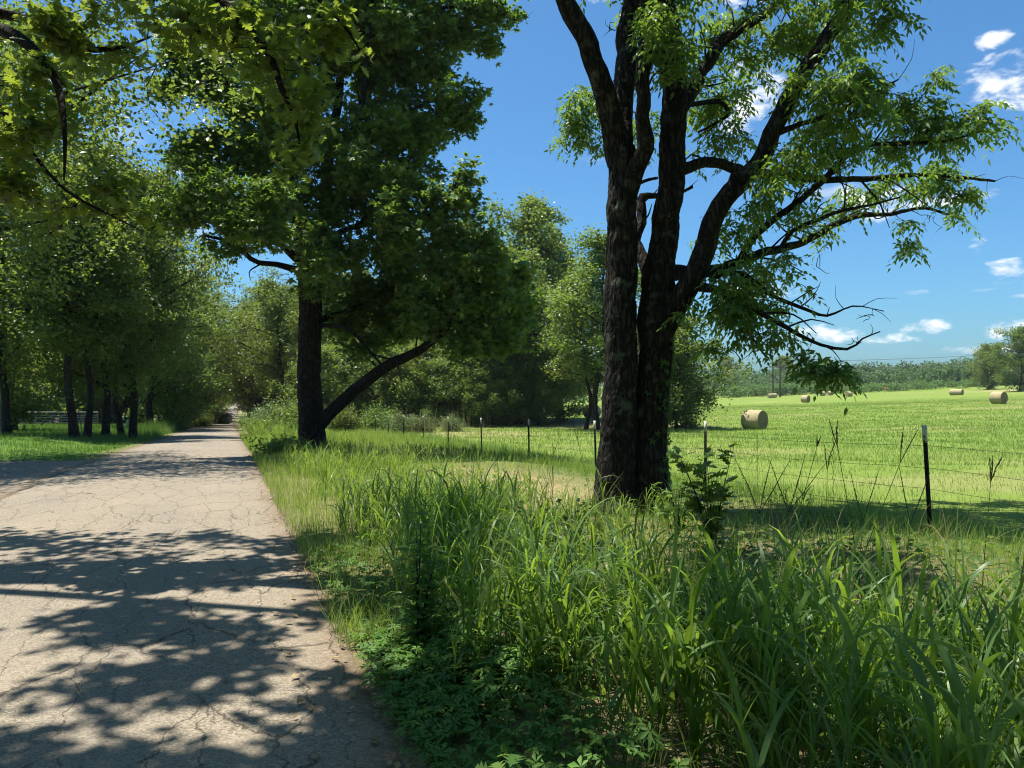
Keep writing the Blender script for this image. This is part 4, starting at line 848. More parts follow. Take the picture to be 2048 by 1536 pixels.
for hgt in (1.10, .82, .56, .30):
    mb = MB()
    for a, b in zip(tops[:-1], tops[1:]):
        n = 9; t = np.linspace(0, 1, n)[:, None]; p = a + (b - a) * t; p[:, 2] += hgt - .035 * np.sin(t[:, 0] * math.pi) + r.normal(size=n) * .004
        d = unit(b - a)
        tube(mb, p, np.full(n, .0026), 5, cap=False)
        if a[1] < 25:
            for s in np.arange(.1, np.linalg.norm(b - a), .125):
                c = a + d * s + np.array([0, 0, hgt - .035 * math.sin(s / np.linalg.norm(b - a) * math.pi)]); e = unit(r.normal(size=3)) * .016
                tube(mb, np.array([c - e, c + e]), np.array([.0016, .0016]), 3, cap=False)
    obj('wire', mb.mesh('wire', M['wire'], fo), fence)
for k, t in ((1, .33), (1, .68), (2, .5), (3, .5), (0, .7), (4, .5)):
    a, b = tops[k], tops[k + 1]; c = a + (b - a) * t; mb = MB(); q = np.arange(14) / 13.0
    tube(mb, np.stack([c[0] + .006 * np.cos(q * 40), c[1] + .006 * np.sin(q * 40), c[2] + .2 + q * .95], -1), np.full(14, .0036), 4); obj('wire_stay', mb.mesh('wire_stay', M['wire'], fo), fence)

# ------------------------------------------------------------------ round hay bales
def bale_meshes():
    r = np.random.default_rng(3); R, Lh, n, m = .85, .76, 48, 12; side = MB(); ends = []
    xs = np.linspace(-Lh, Lh, m); V = np.zeros((m, n, 3)); a = np.arange(n) / n * 2 * math.pi
    for i, x in enumerate(xs):
        e = abs(x) / Lh; rr = R * (1 - .05 * max(0, e - .75) / .25) + .018 * (fbm(np.cos(a) * 6 + 20, np.sin(a) * 6 + x * 9 + 20, 3) - .5) * 2
        V[i] = np.stack([np.full(n, x), np.cos(a) * rr, np.sin(a) * rr], -1)
    V[:, :, 2] = np.maximum(V[:, :, 2], -R * .955)
    ii = np.arange(m * n).reshape(m, n); nx_ = np.roll(ii, -1, axis=1)
    side.add(V, quads=np.stack([ii[:-1], nx_[:-1], nx_[1:], ii[1:]], -1).reshape(-1, 4))
    for s, row in ((-1, V[0]), (1, V[-1])):
        rings = [row]
        for k, f in enumerate((.86, .66, .45, .25, .1)):
            q = row * np.array([1, f, f]); q[:, 0] = row[:, 0] + s * (.035 * math.sin(k * 2.1) + .02 * (vnoise(a * 3, np.full(n, f * 9.0), 6) - .5)); rings.append(q)
        V2 = np.concatenate(rings + [np.array([[s * Lh, 0, 0]])]); q = []; tt = []
        for k in range(5):
            for j in range(n): q.append((k * n + j, k * n + (j + 1) % n, (k + 1) * n + (j + 1) % n, (k + 1) * n + j))
        for j in range(n): tt.append((5 * n + j, 5 * n + (j + 1) % n, 6 * n))
        e_ = MB(); e_.add(V2, tris=tt, quads=q); ends.append(e_.mesh('end_face', M['hay_end'], smooth=True))
    N = 260; a = r.uniform(0, 6.28, N); x = r.uniform(-Lh, Lh, N); p = np.stack([x, np.cos(a) * R, np.sin(a) * R], -1); p[:, 2] = np.maximum(p[:, 2], -R * .95)
    straw = MB(); d = unit(np.stack([r.normal(size=N), -np.sin(a), np.cos(a)], -1) + r.normal(size=(N, 3)) * .3); nrm = np.stack([0 * a, np.cos(a), np.sin(a)], -1)
    scatter(straw, LEAF_DIAMOND[0] * np.array([.12, 1, 1]), LEAF_DIAMOND[1], p, frames(unit(d + nrm * .35), nrm), r.uniform(.05, .12, N), r.uniform(.4, .9, N))
    return side.mesh('rolled_side', M['hay'], smooth=True), ends, straw.mesh('loose_straw', M['dry_grass'])
bs, be, bst = bale_meshes()
for px, D, rz, s, lab in [
    (1509, 63, -.85, 1.0, 'nearest round hay bale, alone in the middle of the field'),
    (1611, 176, -.85, 1.0, 'round hay bale behind and right of the nearest one'),
    (1997, 103, -1.1, 1.0, 'large round hay bale near the right edge of the field'),
    (1919, 205, -.9, 1.0, 'front bale of the touching pair near the large skyline tree'),
    (1907, 207, -.9, 1.0, 'rear bale of the touching pair near the large skyline tree'),
    (1698, 238, .15, 1.0, 'far hay bale half sunk behind the field crest, under hanging leaves'),
    (1645, 262, .2, .95, 'tiny far hay bale right of the power pole'),
    (1660, 264, .1, .9, 'tiny far hay bale beside another, before the thicket'),
    (1548, 262, .2, .95, 'tiny far hay bale at the foot of the power pole'),
    (1540, 262, .1, .9, 'tiny far hay bale just left of the power pole foot'),
    (1184, 92, .9, 1.0, 'hay bale seen through the gap left of the twin trunks')]:
    p = on(px, D); t = thing('hay_bale', lab, 'hay bale', p + np.array([0, 0, .80 * s]), 'round hay bales on the field'); t.rotation_euler = (0, 0, rz); t.scale = (s, s, s)
    q = obj('rolled_side', bs, t); [obj('end_face', e_, t) for e_ in be]; obj('loose_straw', bst, t)

# ------------------------------------------------------------------ power pole and its cables
p = on(1553, 268); pole = thing('power_pole', 'wooden two-legged power pole with crossarm beyond the field', 'power pole', p)
for sx in (-1.25, 1.25):
    mb = MB(); tube(mb, [(sx, 0, -.5), (sx, 0, 6), (sx, 0, 12.3)], [.30, .27, .22], 10); obj('leg', mb.mesh('leg', M['pole_wood']), pole)
mb = MB(); box(mb, (0, -.22, 10.6), (5.2, .26, .40)); obj('crossarm', mb.mesh('crossarm', M['pole_wood']), pole)
mb = MB(); box(mb, (0, -.2, 12.0), (2.6, .2, .24)); obj('top_beam', mb.mesh('top_beam', M['pole_wood']), pole)
for s in (-1, 1):
    mb = MB(); tube(mb, [(-1.25 * s, .2, 4.6), (1.25 * s, .2, 8.2)], [.07, .07], 6); obj('brace', mb.mesh('brace', M['pole_wood']), pole)
for sx in (-2.4, 0, 2.4):
    mb = MB(); tube(mb, [(sx, -.22, 10.45), (sx, -.22, 9.5)], [.08, .08], 8); obj('insulator', mb.mesh('insulator', M['pipe']), pole)
for k, (dx, hz) in enumerate(((-2.4, 9.5), (0, 9.5), (2.4, 9.5), (-1.25, 12.3), (1.25, 12.3))):
    a = p + np.array([dx, 0, hz]); b = np.array([240 + dx, 262, p[2] + hz + 9.0]); t = np.linspace(0, 1, 24)[:, None]; q = a + (b - a) * t; q[:, 2] -= 2.0 * np.sin(t[:, 0] * math.pi)
    mb = MB(); tube(mb, q, np.full(24, .028), 5, cap=False)
    obj('cable', mb.mesh('cable', M['wire'], p), pole)

# ------------------------------------------------------------------ pipe gate, utility box, leaning pole, marker
p = on(118, 73); gate = thing('pipe_gate', 'long grey pipe gate standing in the shade behind the lawn trees', 'gate', p)
for h in (1.32, 1.02, .80, .56, .34):
    mb = MB(); tube(mb, [(-3.7, 0, h), (3.7, 0, h)], [.032, .032], 8); obj('rail', mb.mesh('rail', M['pipe']), gate)
for x in (-3.7, -2.2, 0, 2.2, 3.7):
    mb = MB(); tube(mb, [(x, 0, .30), (x, 0, 1.36)], [.034, .034], 8); obj('upright', mb.mesh('upright', M['pipe']), gate)
for x in (-3.95, 3.95):
    mb = MB(); tube(mb, [(x, .05, -.4), (x, .05, 1.6)], [.08, .08], 10); obj('gate_post', mb.mesh('gate_post', M['post']), gate)
mb = MB(); tube(mb, [(-3.6, -.03, 1.30), (-2.3, -.03, .40)], [.02, .02], 6); obj('brace', mb.mesh('brace', M['pipe']), gate)
p = on(257, 58); ub = thing('utility_box', 'small green utility pedestal on the grass behind the lawn trees', 'utility box', p)
mb = MB(); box(mb, (0, 0, .33), (.26, .22, .86)); obj('body', mb.mesh('body', M['box_green']), ub)
mb = MB(); box(mb, (0, 0, .79), (.30, .26, .07)); obj('cap', mb.mesh('cap', M['box_green']), ub)
p = on(167, 38); mb = MB(); tube(mb, [(0, 0, -.05), (-.12, .02, .55), (-.22, .04, 1.1), (-.36, .10, 1.62)], [.02, .019, .017, .014], 7)
obj('leaning_stick', mb.mesh('leaning_stick', M['bark_pale']), None, label='thin pale stick leaning against the forked lawn tree', category='stick').location = p
p = on(8, 41.5); mb = MB(); tube(mb, [(0, 0, -.3), (0, 0, 4), (.05, 0, 9.0)], [.15, .14, .11], 12)
obj('utility_pole', mb.mesh('utility_pole', M['pole_wood'], smooth=True), None, label='plain wooden pole at the left edge of the lawn', category='pole').location = p
p = on(1770, 255); mk = thing('marker_post', 'small orange marker before the far woodland', 'marker', p)
mb = MB(); tube(mb, [(0, 0, -.2), (0, 0, 1.5)], [.05, .05], 6); obj('stake', mb.mesh('stake', M['pole_wood']), mk)
mb = MB(); box(mb, (0, -.06, 1.7), (.8, .05, .6)); obj('panel', mb.mesh('panel', M['orange']), mk)

# ------------------------------------------------------------------ grasses
def blades(mb, r, base, az_, L, lean, droop, wd, K=6, twist=.5, tint=None):
    """Curved blades: base (n,3), heading az_, length L, lean from upright at the foot, extra bend at the tip, width wd."""
    n = len(base); t = np.linspace(0, 1, K); th = lean[:, None] + droop[:, None] * t[None] ** 1.6
    ds = L[:, None] / (K - 1); hx = np.concatenate([np.zeros((n, 1)), np.cumsum(np.sin(th[:, :-1]) * ds, 1)], 1); hz = np.concatenate([np.zeros((n, 1)), np.cumsum(np.cos(th[:, :-1]) * ds, 1)], 1)
    c, s = np.cos(az_)[:, None], np.sin(az_)[:, None]
    C = np.stack([base[:, :1] + hx * c, base[:, 1:2] + hx * s, base[:, 2:] + hz], -1)
    tw = r.normal(0, twist, n)[:, None] + r.normal(0, twist, n)[:, None] * t[None]
    side = np.stack([-s * np.cos(tw) + c * np.cos(th) * np.sin(tw), c * np.cos(tw) + s * np.cos(th) * np.sin(tw), -np.sin(th) * np.sin(tw)], -1)
    prof = np.minimum(1, .55 + 1.4 * t) * (1 - t ** 2.6); wv = wd[:, None] * prof[None]; wv[:, -1] = .0004
    Lf = C - side * wv[:, :, None] * .5; Rt = C + side * wv[:, :, None] * .5
    V = np.stack([Lf, Rt], 2).reshape(n, K * 2, 3)
    q = np.array([(2 * i, 2 * i + 1, 2 * i + 3, 2 * i + 2) for i in range(K - 1)]); Q = (q[None] + (np.arange(n) * K * 2)[:, None, None]).reshape(-1, 4)
    mb.add(V, quads=Q, tint=np.repeat(np.clip(tint if tint is not None else r.normal(.4, .18, n), 0, 1), K * 2)); return C

def short_blades(mb, r, base, L, wd, tint, lean=.45):
    n = len(base); a = r.uniform(0, 6.28, n); b = r.uniform(0, 6.28, n); l = np.abs(r.normal(0, lean, n))
    s = np.stack([np.cos(a), np.sin(a), 0 * a], -1) * (wd * .5)[:, None]; tip = base + np.stack([np.cos(b) * np.sin(l), np.sin(b) * np.sin(l), np.cos(l)], -1) * L[:, None]
    mb.add(np.stack([base - s, base + s, tip], 1), tris=np.arange(3 * n).reshape(n, 3), tint=np.repeat(np.clip(tint, 0, 1), 3))

def tall_plants(mb, r, xy, hmin, hmax, leaves, wmin, wmax, mu, sd, droop=1.5, K=7):
    n = len(xy); z = ground(xy[:, 0], xy[:, 1]); h = r.uniform(hmin, hmax, n) * (1 - .3 * sstep(xy[:, 1], 13, 20) * (1 - sstep(xy[:, 1], 34, 45))); la = r.uniform(0, 6.28, n); lean = np.abs(r.normal(0, .13, n)); pm_ = np.clip(r.normal(mu, sd * .6, n), 0, 1)
    base = np.column_stack([xy, z - .02])
    C = blades(mb, r, base, la, h * .85, lean, np.abs(r.normal(.12, .1, n)), np.full(n, .0065), 6, .2, pm_ * .7)
    ii = np.repeat(np.arange(n), leaves); m = len(ii); t = r.uniform(.05, 1.0, m); f = t * 5; a = np.minimum(f.astype(int), 4); fr = (f - a)[:, None]
    b = C[ii, a] * (1 - fr) + C[ii, a + 1] * fr
    L = h[ii] * r.uniform(.4, .9, m) * (1 - .25 * t)
    blades(mb, r, b, r.uniform(0, 6.28, m), L, np.abs(r.normal(.28, .16, m)), np.abs(r.normal(droop, .6, m)), r.uniform(wmin, wmax, m), K, .45, pm_[ii] + r.normal(0, sd, m))

def sample(r, n, test, ylo, yhi, ulo, uhi, yp=1.0):
    out = []; c = 0
    while c < n:
        y = ylo + (yhi - ylo) * r.random(n * 2) ** yp; u = r.uniform(ulo, uhi, n * 2); x = u - LN(y)
        k = test(x, y, u) > r.random(n * 2); s = np.column_stack([x[k], y[k]]); out.append(s); c += len(s)
        if len(out) > 60: break
    return np.concatenate(out)[:n]
infr = lambda x, y, m=.72: (np.abs(x) < m * y + .5)
ASH = np.array([1.82, 11.5]); GUMP = np.array([-6.8, 26.0])
def open_patch(x, y):                 # bare sunny patch between the tall grass and the fence
    u = x + LN(y)
    return np.exp(-(((u - 6.3) / 2.0) ** 2 + ((y - 16.0) / 5.2) ** 2))
r = np.random.default_rng(41)
# near tall grass at the foot of the picture
mb = MB()
clump = lambda x, y, s, k: sstep(vnoise(x * s, y * s, k), .32, .62)
t_near = lambda x, y, u: infr(x, y, .8) * (1 - .97 * sstep(y, 4.9, 5.9) * sstep(x / np.maximum(y, .1), -.04, .05)) * (1 - .9 * sstep(x / np.maximum(y, .1), .30, .40) * sstep(y, 4.2, 5.0)) * sstep(u - .75 * (1 - sstep(y, 3.4, 4.6)), 1.1, 1.6) * (.25 + .75 * clump(x, y, 1.1, 51)) * (1 - .97 * sstep(x + .25 * (y - 4), 1.7, 2.2) * sstep(y, 5.2, 6.2)) * (1 - sstep(open_patch(x, y), .25, .55)) * (np.hypot(x, y) > 2.35)
xy = sample(r, 1000, t_near, 2.2, 10.0, 1.2, 9.5, 1.1); tall_plants(mb, r, xy, .38, .84, 9, .008, .022, .38, .22, 1.7)
t_hero = lambda x, y, u: infr(x, y, .72) * (np.hypot(x, y) > 2.25) * sstep(u, 1.5, 1.9) * (.15 + .85 * sstep(vnoise(x * 1.7, y * 1.7, 53), .45, .7))
xy = sample(r, 95, t_hero, 2.2, 4.6, 1.5, 5.0); tall_plants(mb, r, xy, .5, .98, 7, .016, .036, .44, .16, 1.3, 8)
t_right = lambda x, y, u: infr(x, y, .8) * (x > 1.5) * (y < 5.2) * (np.hypot(x, y) > 2.5)
xy = sample(r, 100, t_right, 2.4, 4.4, 2.2, 7.5); tall_plants(mb, r, xy, .45, .95, 8, .009, .026, .46, .2, 1.0)
t_foot = lambda x, y, u: np.exp(-((np.hypot(x - ASH[0], (y - ASH[1] + .8) * 1.0)) / 1.1) ** 2)
xy = sample(r, 26, t_foot, 9.2, 12.5, 4.0, 8.0); tall_plants(mb, r, xy, .28, .5, 8, .011, .022, .42, .13)
n = 9000; xy = sample(r, n, lambda x, y, u: infr(x, y, .8) * sstep(u, 1.3, 2.2) * (1 - .8 * sstep(open_patch(x, y), .3, .6)) * (np.hypot(x, y) > 2.1), 1.9, 11.5, 1.0, 9.3, 1.2)
b = np.column_stack([xy, ground(xy[:, 0], xy[:, 1]) - .01]); blades(mb, r, b, r.uniform(0, 6.28, n), r.uniform(.16, .46, n) * (1 - .55 * sstep(xy[:, 1], 5.2, 7.5)), np.abs(r.normal(.3, .2, n)), np.abs(r.normal(.9, .5, n)), r.uniform(.003, .009, n), 4, .4, r.normal(.42, .2, n))
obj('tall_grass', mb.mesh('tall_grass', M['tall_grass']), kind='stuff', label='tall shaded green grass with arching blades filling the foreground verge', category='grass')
# sunny tall grass along the verge of the lane
mb = MB()
t_v = lambda x, y, u: infr(x, y) * sstep(u, 1.0, 1.9) * (1 - sstep(u, 4.0, 5.6)) * (.25 + .75 * clump(x, y, .55, 61)) * (1 - sstep(open_patch(x, y), .3, .55))
xy = sample(r, 1000, t_v, 7.0, 30, .9, 6.0, .95); tall_plants(mb, r, xy, .38, .82, 8, .009, .017, .46, .16, 1.2, 5)
t_v2 = lambda x, y, u: infr(x, y) * sstep(u, 1.0, 1.8) * (1 - sstep(u, 4.0, 5.5))
xy = sample(r, 800, t_v2, 28, 100, .9, 8.5, 1.3); tall_plants(mb, r, xy, .55, 1.1, 7, .018, .034, .45, .15, 1.0, 4)
t_d = lambda x, y, u: infr(x, y) * np.exp(-(((u - 7.2) / 1.5) ** 2 + ((y - 26.5) / 3.5) ** 2))
xy = sample(r, 160, t_d, 20, 34, 4.5, 10.0); tall_plants(mb, r, xy, .35, .65, 8, .012, .02, .32, .12, 1.2, 5)
n = 34000; xy = sample(r, n, lambda x, y, u: infr(x, y) * sstep(u, .70, .95) * (1 - sstep(u - fence_u(y), -.3, .5)) * (1 - .75 * sstep(open_patch(x, y), .35, .7)) * (.4 + .6 * clump(x, y, .9, 63)), 5.0, 60, .7, 10.5, 1.35)
b = np.column_stack([xy, ground(xy[:, 0], xy[:, 1]) - .01]); sc_ = np.clip(xy[:, 1] / 18, .8, 2.2); hh = .35 + .65 * sstep(xy[:, 0] + LN(xy[:, 1]), .9, 2.2)
blades(mb, r, b, r.uniform(0, 6.28, n), r.uniform(.15, .45, n) * hh, np.abs(r.normal(.25, .2, n)), np.abs(r.normal(.8, .5, n)), r.uniform(.004, .009, n) * sc_, 3, .4, r.normal(.42, .2, n))
n = 16000; xy = sample(r, n, lambda x, y, u: infr(x, y) * (.35 + .65 * clump(x, y, 1.6, 67)), 5.0, 45, .72, 2.3, 1.3)
b = np.column_stack([xy, ground(xy[:, 0], xy[:, 1]) - .01]); sc_ = np.clip(xy[:, 1] / 14, .8, 2.5); blades(mb, r, b, r.uniform(0, 6.28, n), r.uniform(.10, .32, n), np.abs(r.normal(.3, .2, n)), np.abs(r.normal(.8, .5, n)), r.uniform(.004, .009, n) * sc_, 3, .4, r.normal(.45, .2, n))
obj('verge_grass', mb.mesh('verge_grass', M['verge_grass']), kind='stuff', label='sunlit yellow-green grass growing along the road verge', category='grass')
# mown hay field
mb = MB()
n = 200000; xy = sample(r, n, lambda x, y, u: infr(x, y) * sstep(u - fence_u(y), -1.2, .6) * (1 - .6 * dry_amt(x, y)) * (.65 + .35 * sstep(fbm(x * .8, y * .8, 71), .35, .6)) * (1 - sstep(y, 62, 78) * (1 - sstep(u, 36, 44))) * (1 - sstep(y, 40, 190)), 6.5, 190, 6.0, 240, 1.6)
b = np.column_stack([xy, ground(xy[:, 0], xy[:, 1]) - .01]); sc_ = np.clip(xy[:, 1] / 12, .8, 5); near = np.exp(-((xy[:, 0] + LN(xy[:, 1]) - fence_u(xy[:, 1])) / 1.8) ** 2)
short_blades(mb, r, b, r.uniform(.06, .17, n) * (1 + 1.6 * near) * np.clip(sc_ * .6, 1, 1.5), r.uniform(.005, .011, n) * sc_, r.normal(.45, .2, n), .8)
obj('field_grass', mb.mesh('field_grass', M['field_grass']), kind='stuff', label='short bright green grass of the mown hay field', category='grass')
# dark longer grass along the fence under the trees
mb = MB(); n = 9000
xy = sample(r, n, lambda x, y, u: infr(x, y) * np.exp(-((u - fence_u(y) - .3) / 1.1) ** 2) * (.3 + .7 * clump(x, y, .6, 81)), 6.5, 34, 6.5, 13.0, 1.1)
b = np.column_stack([xy, ground(xy[:, 0], xy[:, 1]) - .01]); blades(mb, r, b, r.uniform(0, 6.28, n), r.uniform(.10, .36, n) * (.55 + .45 * sstep(xy[:, 1], 11, 16)), np.abs(r.normal(.3, .2, n)), np.abs(r.normal(.9, .5, n)), r.uniform(.004, .009, n) * np.clip(xy[:, 1] / 14, .8, 2), 5, .4, r.normal(.38, .16, n))
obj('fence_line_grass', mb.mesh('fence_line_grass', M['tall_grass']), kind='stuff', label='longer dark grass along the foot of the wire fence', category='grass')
# lawn and left bank
mb = MB(); n = 80000
xy = sample(r, n, lambda x, y, u: infr(x, y, .74) * sstep(-u, 3.85, 4.3) * (1 - APR(u, y)) * (y > 21.5 + .2) * (.35 + .65 * sstep(fbm(x * .5, y * .5, 91), .35, .6)), 21, 95, -45, -3.8, 1.2)
u = xy[:, 0] + LN(xy[:, 1]); bank = np.exp(-((u + 5.2) / 1.3) ** 2) * sstep(xy[:, 1], 40, 55); b = np.column_stack([xy, ground(xy[:, 0], xy[:, 1]) - .01]); sc_ = np.clip(xy[:, 1] / 16, 1, 4)
short_blades(mb, r, b, r.uniform(.07, .2, n) * (1 + 3.5 * bank) * np.clip(sc_ * .6, 1, 1.6), r.uniform(.006, .012, n) * sc_, r.normal(.45, .2, n))
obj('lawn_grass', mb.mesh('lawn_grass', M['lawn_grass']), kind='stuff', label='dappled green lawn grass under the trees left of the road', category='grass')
# dry grass lying in the open patch
mb = MB(); n = 5000
xy = sample(r, n, lambda x, y, u: dry_amt(x, y) * infr(x, y), 6, 28, 1.2, 12)
b = np.column_stack([xy, ground(xy[:, 0], xy[:, 1]) + .005]); blades(mb, r, b, r.uniform(0, 6.28, n), r.uniform(.06, .3, n), r.uniform(.7, 1.5, n), r.normal(.1, .3, n), r.uniform(.002, .006, n), 3, .5, r.uniform(.2, .9, n))
n = 520; xy = sample(r, n, lambda x, y, u: infr(x, y, .8) * sstep(u, 1.2, 2.0) * (np.hypot(x, y) > 2.2), 2.3, 9, 1.1, 8.5, 1.1)
b = np.column_stack([xy, ground(xy[:, 0], xy[:, 1])]); blades(mb, r, b, r.uniform(0, 6.28, n), r.uniform(.25, .8, n), np.abs(r.normal(.4, .35, n)), np.abs(r.normal(.7, .7, n)), r.uniform(.002, .008, n), 5, .8, r.uniform(.1, 1, n))
t_dead = lambda x, y, u: np.exp(-(((x + 4.9) / 1.8) ** 2 + ((y - 50) / 3) ** 2))
ND = 70; xy = sample(r, ND, t_dead, 44, 58, 9, 19); b = np.column_stack([xy, ground(xy[:, 0], xy[:, 1])]); blades(mb, r, b, r.uniform(0, 6.28, ND), r.uniform(.9, 2.2, ND), np.abs(r.normal(.12, .1, ND)), r.normal(.1, .2, ND), np.full(ND, .018), 4, .3, r.uniform(.4, 1, ND))
obj('dry_grass', mb.mesh('dry_grass', M['dry_grass']), kind='stuff', label='dry straw-coloured grass lying in the open patch by the fence', category='grass')
# low creeper and weeds along the near road edge
mb = MB(); n = 2900
xy = sample(r, n, lambda x, y, u: sstep(u, .78, 1.0) * (1 - sstep(u, 1.5, 2.1)) * (.35 + .65 * clump(x, y, 2.3, 55)) * (1 - .8 * sstep(y, 4.5, 6)) * infr(x, y, .9), 2.0, 8.0, .75, 3.2, 1.2)
u = xy[:, 0] + LN(xy[:, 1]); z = ground(xy[:, 0], xy[:, 1]) + .02 + r.random(n) * (.05 + .22 * sstep(u, .9, 1.8)); pos = np.column_stack([xy, z])
a = r.uniform(0, 6.28, n); scatter(mb, *LEAF_FIVE, pos, frames(np.column_stack([np.cos(a), np.sin(a), r.normal(-.15, .2, n)]), leaf_ups(r, n, .35)), r.uniform(.045, .085, n), np.clip(r.normal(.4, .2, n), 0, 1))
st = pos.copy(); st[:, 2] = ground(xy[:, 0], xy[:, 1]); k = r.random(n) < .5
twig_tubes(mb, np.stack([st[k] + r.normal(size=(k.sum(), 3)) * .02, (st[k] + pos[k]) / 2 + r.normal(size=(k.sum(), 3)) * .02, pos[k]], 1), np.full((k.sum(), 3), .0018), 3, .2)
obj('creeper_cover', mb.mesh('creeper_cover', M['creeper']), kind='stuff', label='low five-leaved creeper spilling onto the near road edge', category='ground cover')
mb = MB(); n = 5200
xy = sample(r, n, lambda x, y, u: (.15 + .85 * clump(x, y, .8, 57)) * infr(x, y, .8) * sstep(u, 2.4, 3.4) * (1 - sstep(u - fence_u(y), -.4, .4)) * (np.hypot(x, y) > 2.2), 2.2, 20, 2.0, 10.5, 1.2)
z = ground(xy[:, 0], xy[:, 1]) + .02 + r.random(n) ** 1.3 * (.32 * clump(xy[:, 0], xy[:, 1], 1.7, 59) + .08) * (1 - .6 * sstep(xy[:, 1], 5.5, 8)); pos = np.column_stack([xy, z]); a = r.uniform(0, 6.28, n)
scatter(mb, *LEAF_LANCE, pos, frames(np.column_stack([np.cos(a), np.sin(a), r.normal(.1, .3, n)]), leaf_ups(r, n, .4)), np.column_stack([r.uniform(.06, .13, n) * 1.5, r.uniform(.05, .11, n), r.uniform(.05, .1, n)]), np.clip(r.normal(.5, .22, n), 0, 1))
obj('low_weeds', mb.mesh('low_weeds', M['weed']), kind='stuff', label='low leafy weeds between tall grass and fence', category='weeds')
# fallen leaves and twigs along the road edge
mb = MB(); n = 420; y = 2.2 + 26 * r.random(n) ** 1.5; u = U_R - np.abs(r.normal(0, .28, n)) + .05; k = r.random(n) < .25; u[k] = U_L + np.abs(r.normal(0, .5, k.sum())); x = u - LN(y)
pos = np.column_stack([x, y, ground(x, y) - .018 + .02]); a = r.uniform(0, 6.28, n)
scatter(mb, *LEAF_DIAMOND, pos, frames(np.column_stack([np.cos(a), np.sin(a), r.normal(0, .12, n)]), leaf_ups(r, n, .2)), r.uniform(.02, .07, n), r.uniform(0, 1, n))
obj('leaf_litter', mb.mesh('leaf_litter', M['dry_grass']), kind='stuff', label='brown leaf litter scattered along the asphalt edge', category='leaf litter')

# ------------------------------------------------------------------ single plants in the verge
def seed_stalk(label, px_top, py_top, D, lean_px, forks, h_fork, pale=False):
    top = P(px_top, py_top, D); foot = on(px_top - lean_px, D); foot[2] -= .02
    t = thing('seed_stalk', label, 'grass stalk', foot, 'seed stalks above the verge'); rr = np.random.default_rng(int(px_top))
    j = foot + (top - foot) * (1 - h_fork); mid = (foot + j) / 2 + np.array([-(j - foot)[0] * .18, 0, .02])
    mb = MB(); s = spline([(*foot, .0034), (*mid, .0028), (*j, .0018)], .1); tube(mb, s[:, :3], s[:, 3], 5)
    mat = M['pale_stem'] if pale else M['seed_head']
    obj('stem', mb.mesh('stem', M['pale_stem'] if pale else M['tall_grass'], foot), t)
    Lf = np.linalg.norm(top - j)
    for f in range(forks):
        a = (f - (forks - 1) / 2) * .42 + rr.normal() * .05; d = unit(top - j); d = unit(d * math.cos(a) + np.array([1, 0, 0]) * math.sin(a) + np.array([0, rr.normal() * .2, 0])); e = j + d * Lf * rr.uniform(.8, 1.05)
        mb = MB(); tube(mb, np.array([j, (j + e) / 2 + rr.normal(size=3) * .004, e]), np.array([.0020, .0034, .0015]), 5)
        nn = 34; q = rr.random(nn)[:, None]; pp = j + (e - j) * (.08 + .92 * q)
        scatter(mb, LEAF_DIAMOND[0] * np.array([.5, 1, 1]), LEAF_DIAMOND[1], pp, frames(unit(d + rr.normal(size=(nn, 3)) * .22), leaf_ups(rr, nn, 1.0)), rr.uniform(.010, .018, nn), rr.uniform(0, 1, nn))
        obj('seed_spike', mb.mesh('seed_spike', mat, foot), t)
for a in [
 ('two-forked grass seed stalk left of the pale-tipped post, highest in the grass', 1668, 836, 4.6, -70, 2, .10, False),
 ('two-forked seed stalk leaning right just before the tall fence post', 1822, 846, 4.6, 150, 2, .14, False),
 ('three-forked seed stalk right of the fence post', 1985, 900, 4.4, 30, 3, .12, False),
 ('forked seed stalk leaning right below the right of the nearest bale', 1638, 872, 5.0, 90, 2, .05, False),
 ('upright two-forked seed stalk between nearest bale and fence post', 1655, 884, 5.2, 5, 2, .12, False),
 ('dark slender seed stalk above the small sapling', 1535, 905, 5.0, 60, 3, .28, False),
 ('dark many-forked seed stalk right of the sapling', 1600, 905, 5.2, 80, 3, .28, False),
 ('short dark seed stalk midway along the wire', 1732, 925, 5.4, 20, 2, .30, False),
 ('dark seed stalk just left of the tall fence post', 1830, 930, 5.4, 30, 2, .3, False),
 ('pale leaning seed stalk crossing the dark grass from lower left', 1588, 1010, 3.9, 190, 3, .2, True),
 ('second pale seed stalk, lower and right of the leaning one', 1578, 1095, 3.8, 110, 2, .2, True),
 ('pale upright seed stalk at the right edge of the picture', 2042, 1010, 3.2, 20, 1, .3, True),
 ('thin seed stalk left of the twin trunks in the sunny patch', 1150, 850, 9.0, -40, 2, .12, False),
 ('thin dark seed stalk left of centre before the fence', 1110, 880, 8.4, 30, 2, .12, False)]: seed_stalk(*a)

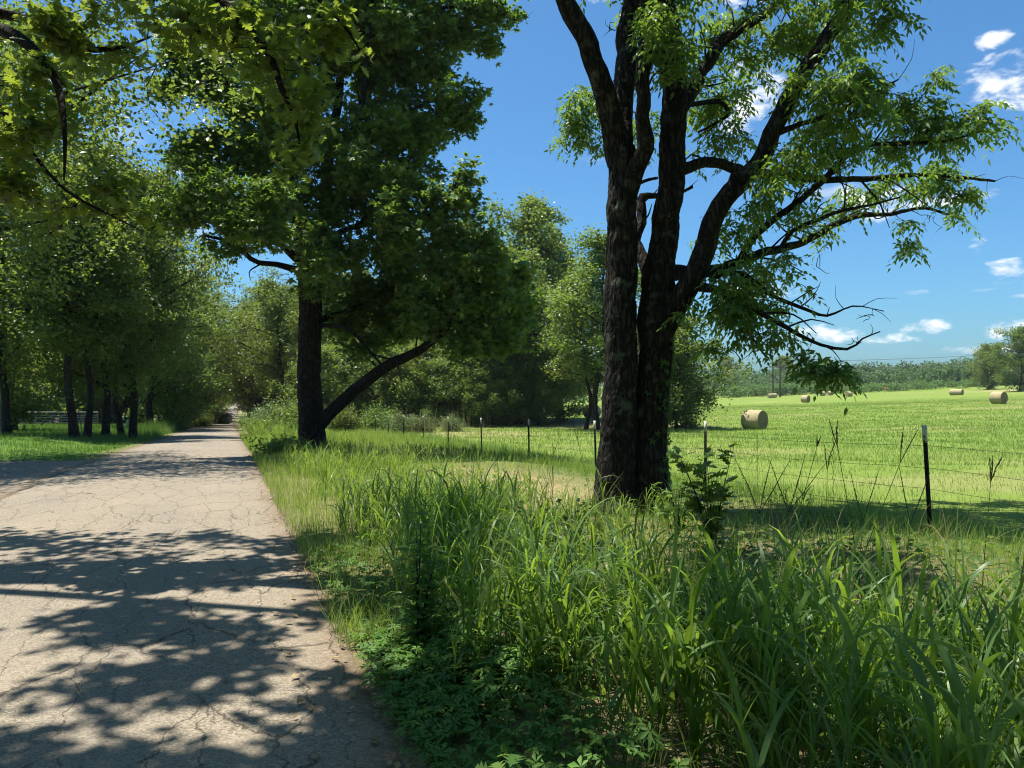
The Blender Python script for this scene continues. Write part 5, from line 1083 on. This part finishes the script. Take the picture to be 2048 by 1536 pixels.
def leafy_sapling(name, label, cat, px, D, h, nst, nleaf, tmpl, size, mat, mu, seed, spread=.35):
    r = np.random.default_rng(seed); foot = on(px, D); t = thing(name, label, cat, foot); wood = MB(); cr_ = MB()
    for i in range(nst):
        a = r.uniform(0, 6.28); L = spread * r.random() ** .5; e = np.array([math.cos(a) * L, math.sin(a) * L, h * r.uniform(.55, 1.0)])
        s = spline([(e[0] * .08, e[1] * .08, -.03, .008), (e[0] * .4, e[1] * .4, e[2] * .5, .006), (*e, .002)], .06); tube(wood, s[:, :3], s[:, 3], 5)
        n = nleaf; k = r.integers(len(s) // 4, len(s), n); dd = r.normal(size=(n, 3)); dd[:, 2] = np.abs(dd[:, 2]) * .4
        scatter(cr_, *tmpl, s[k, :3] + r.normal(size=(n, 3)) * .03, frames(unit(dd), leaf_ups(r, n, .5)), size * r.uniform(.6, 1.2, n), np.clip(r.normal(mu, .2, n), 0, 1))
    obj('stem', wood.mesh('stem', M['bark_bg']), t); obj('crown', cr_.mesh('crown', mat), t)
leafy_sapling('oak_sapling', 'dark lobed-leaf sapling around the foot of the fence post right of the trunks', 'sapling', 1425, 8.6, 1.25, 7, 30, LEAF_OAK, .17, M['oak_leaf'], .32, 301, .42)
leafy_sapling('weed_plant', 'bright yellow-green weed between the twin trunks and the sapling', 'weed', 1352, 9.2, .75, 6, 26, LEAF_LANCE, .13, M['weed'], .75, 302, .25)
leafy_sapling('bramble', 'dark round-leaved bramble left of the twin trunks in the dry patch', 'bramble', 1085, 8.6, .55, 12, 34, LEAF_DIAMOND, .09, M['tree_leaf'], .12, 303, .6)
leafy_sapling('bramble', 'second dark bramble nearer the tree foot', 'bramble', 1150, 9.4, .5, 10, 30, LEAF_DIAMOND, .09, M['tree_leaf'], .12, 304, .45)
leafy_sapling('weed_plant', 'leafy weed with lobed leaves at the bottom of the picture beside the creeper', 'weed', 1120, 2.9, .32, 6, 16, LEAF_OAK, .10, M['weed'], .5, 305, .3)
leafy_sapling('weed_plant', 'willowy weed with drooping narrow leaves by the road edge', 'weed', 835, 4.9, .95, 6, 46, LEAF_LANCE, .11, M['weed'], .35, 306, .22)

# ------------------------------------------------------------------ summer haze
hm = bpy.data.materials.new('summer_haze'); hm.use_nodes = True; ht = NT(hm.node_tree); ht.n.clear()
ho = ht.new('ShaderNodeOutputMaterial'); pv = ht.new('ShaderNodeVolumePrincipled'); pv.inputs['Color'].default_value = rgb(.80, .90, 1.0); pv.inputs['Density'].default_value = HAZE; pv.inputs['Anisotropy'].default_value = .2
ht.l.new(pv.outputs[0], ho.inputs['Volume'])
mb = MB(); box(mb, (100, 620, 8), (4200, 1700, 120)); obj('haze', mb.mesh('haze', hm), kind='stuff', label='thin pale summer haze over the fields', category='haze')
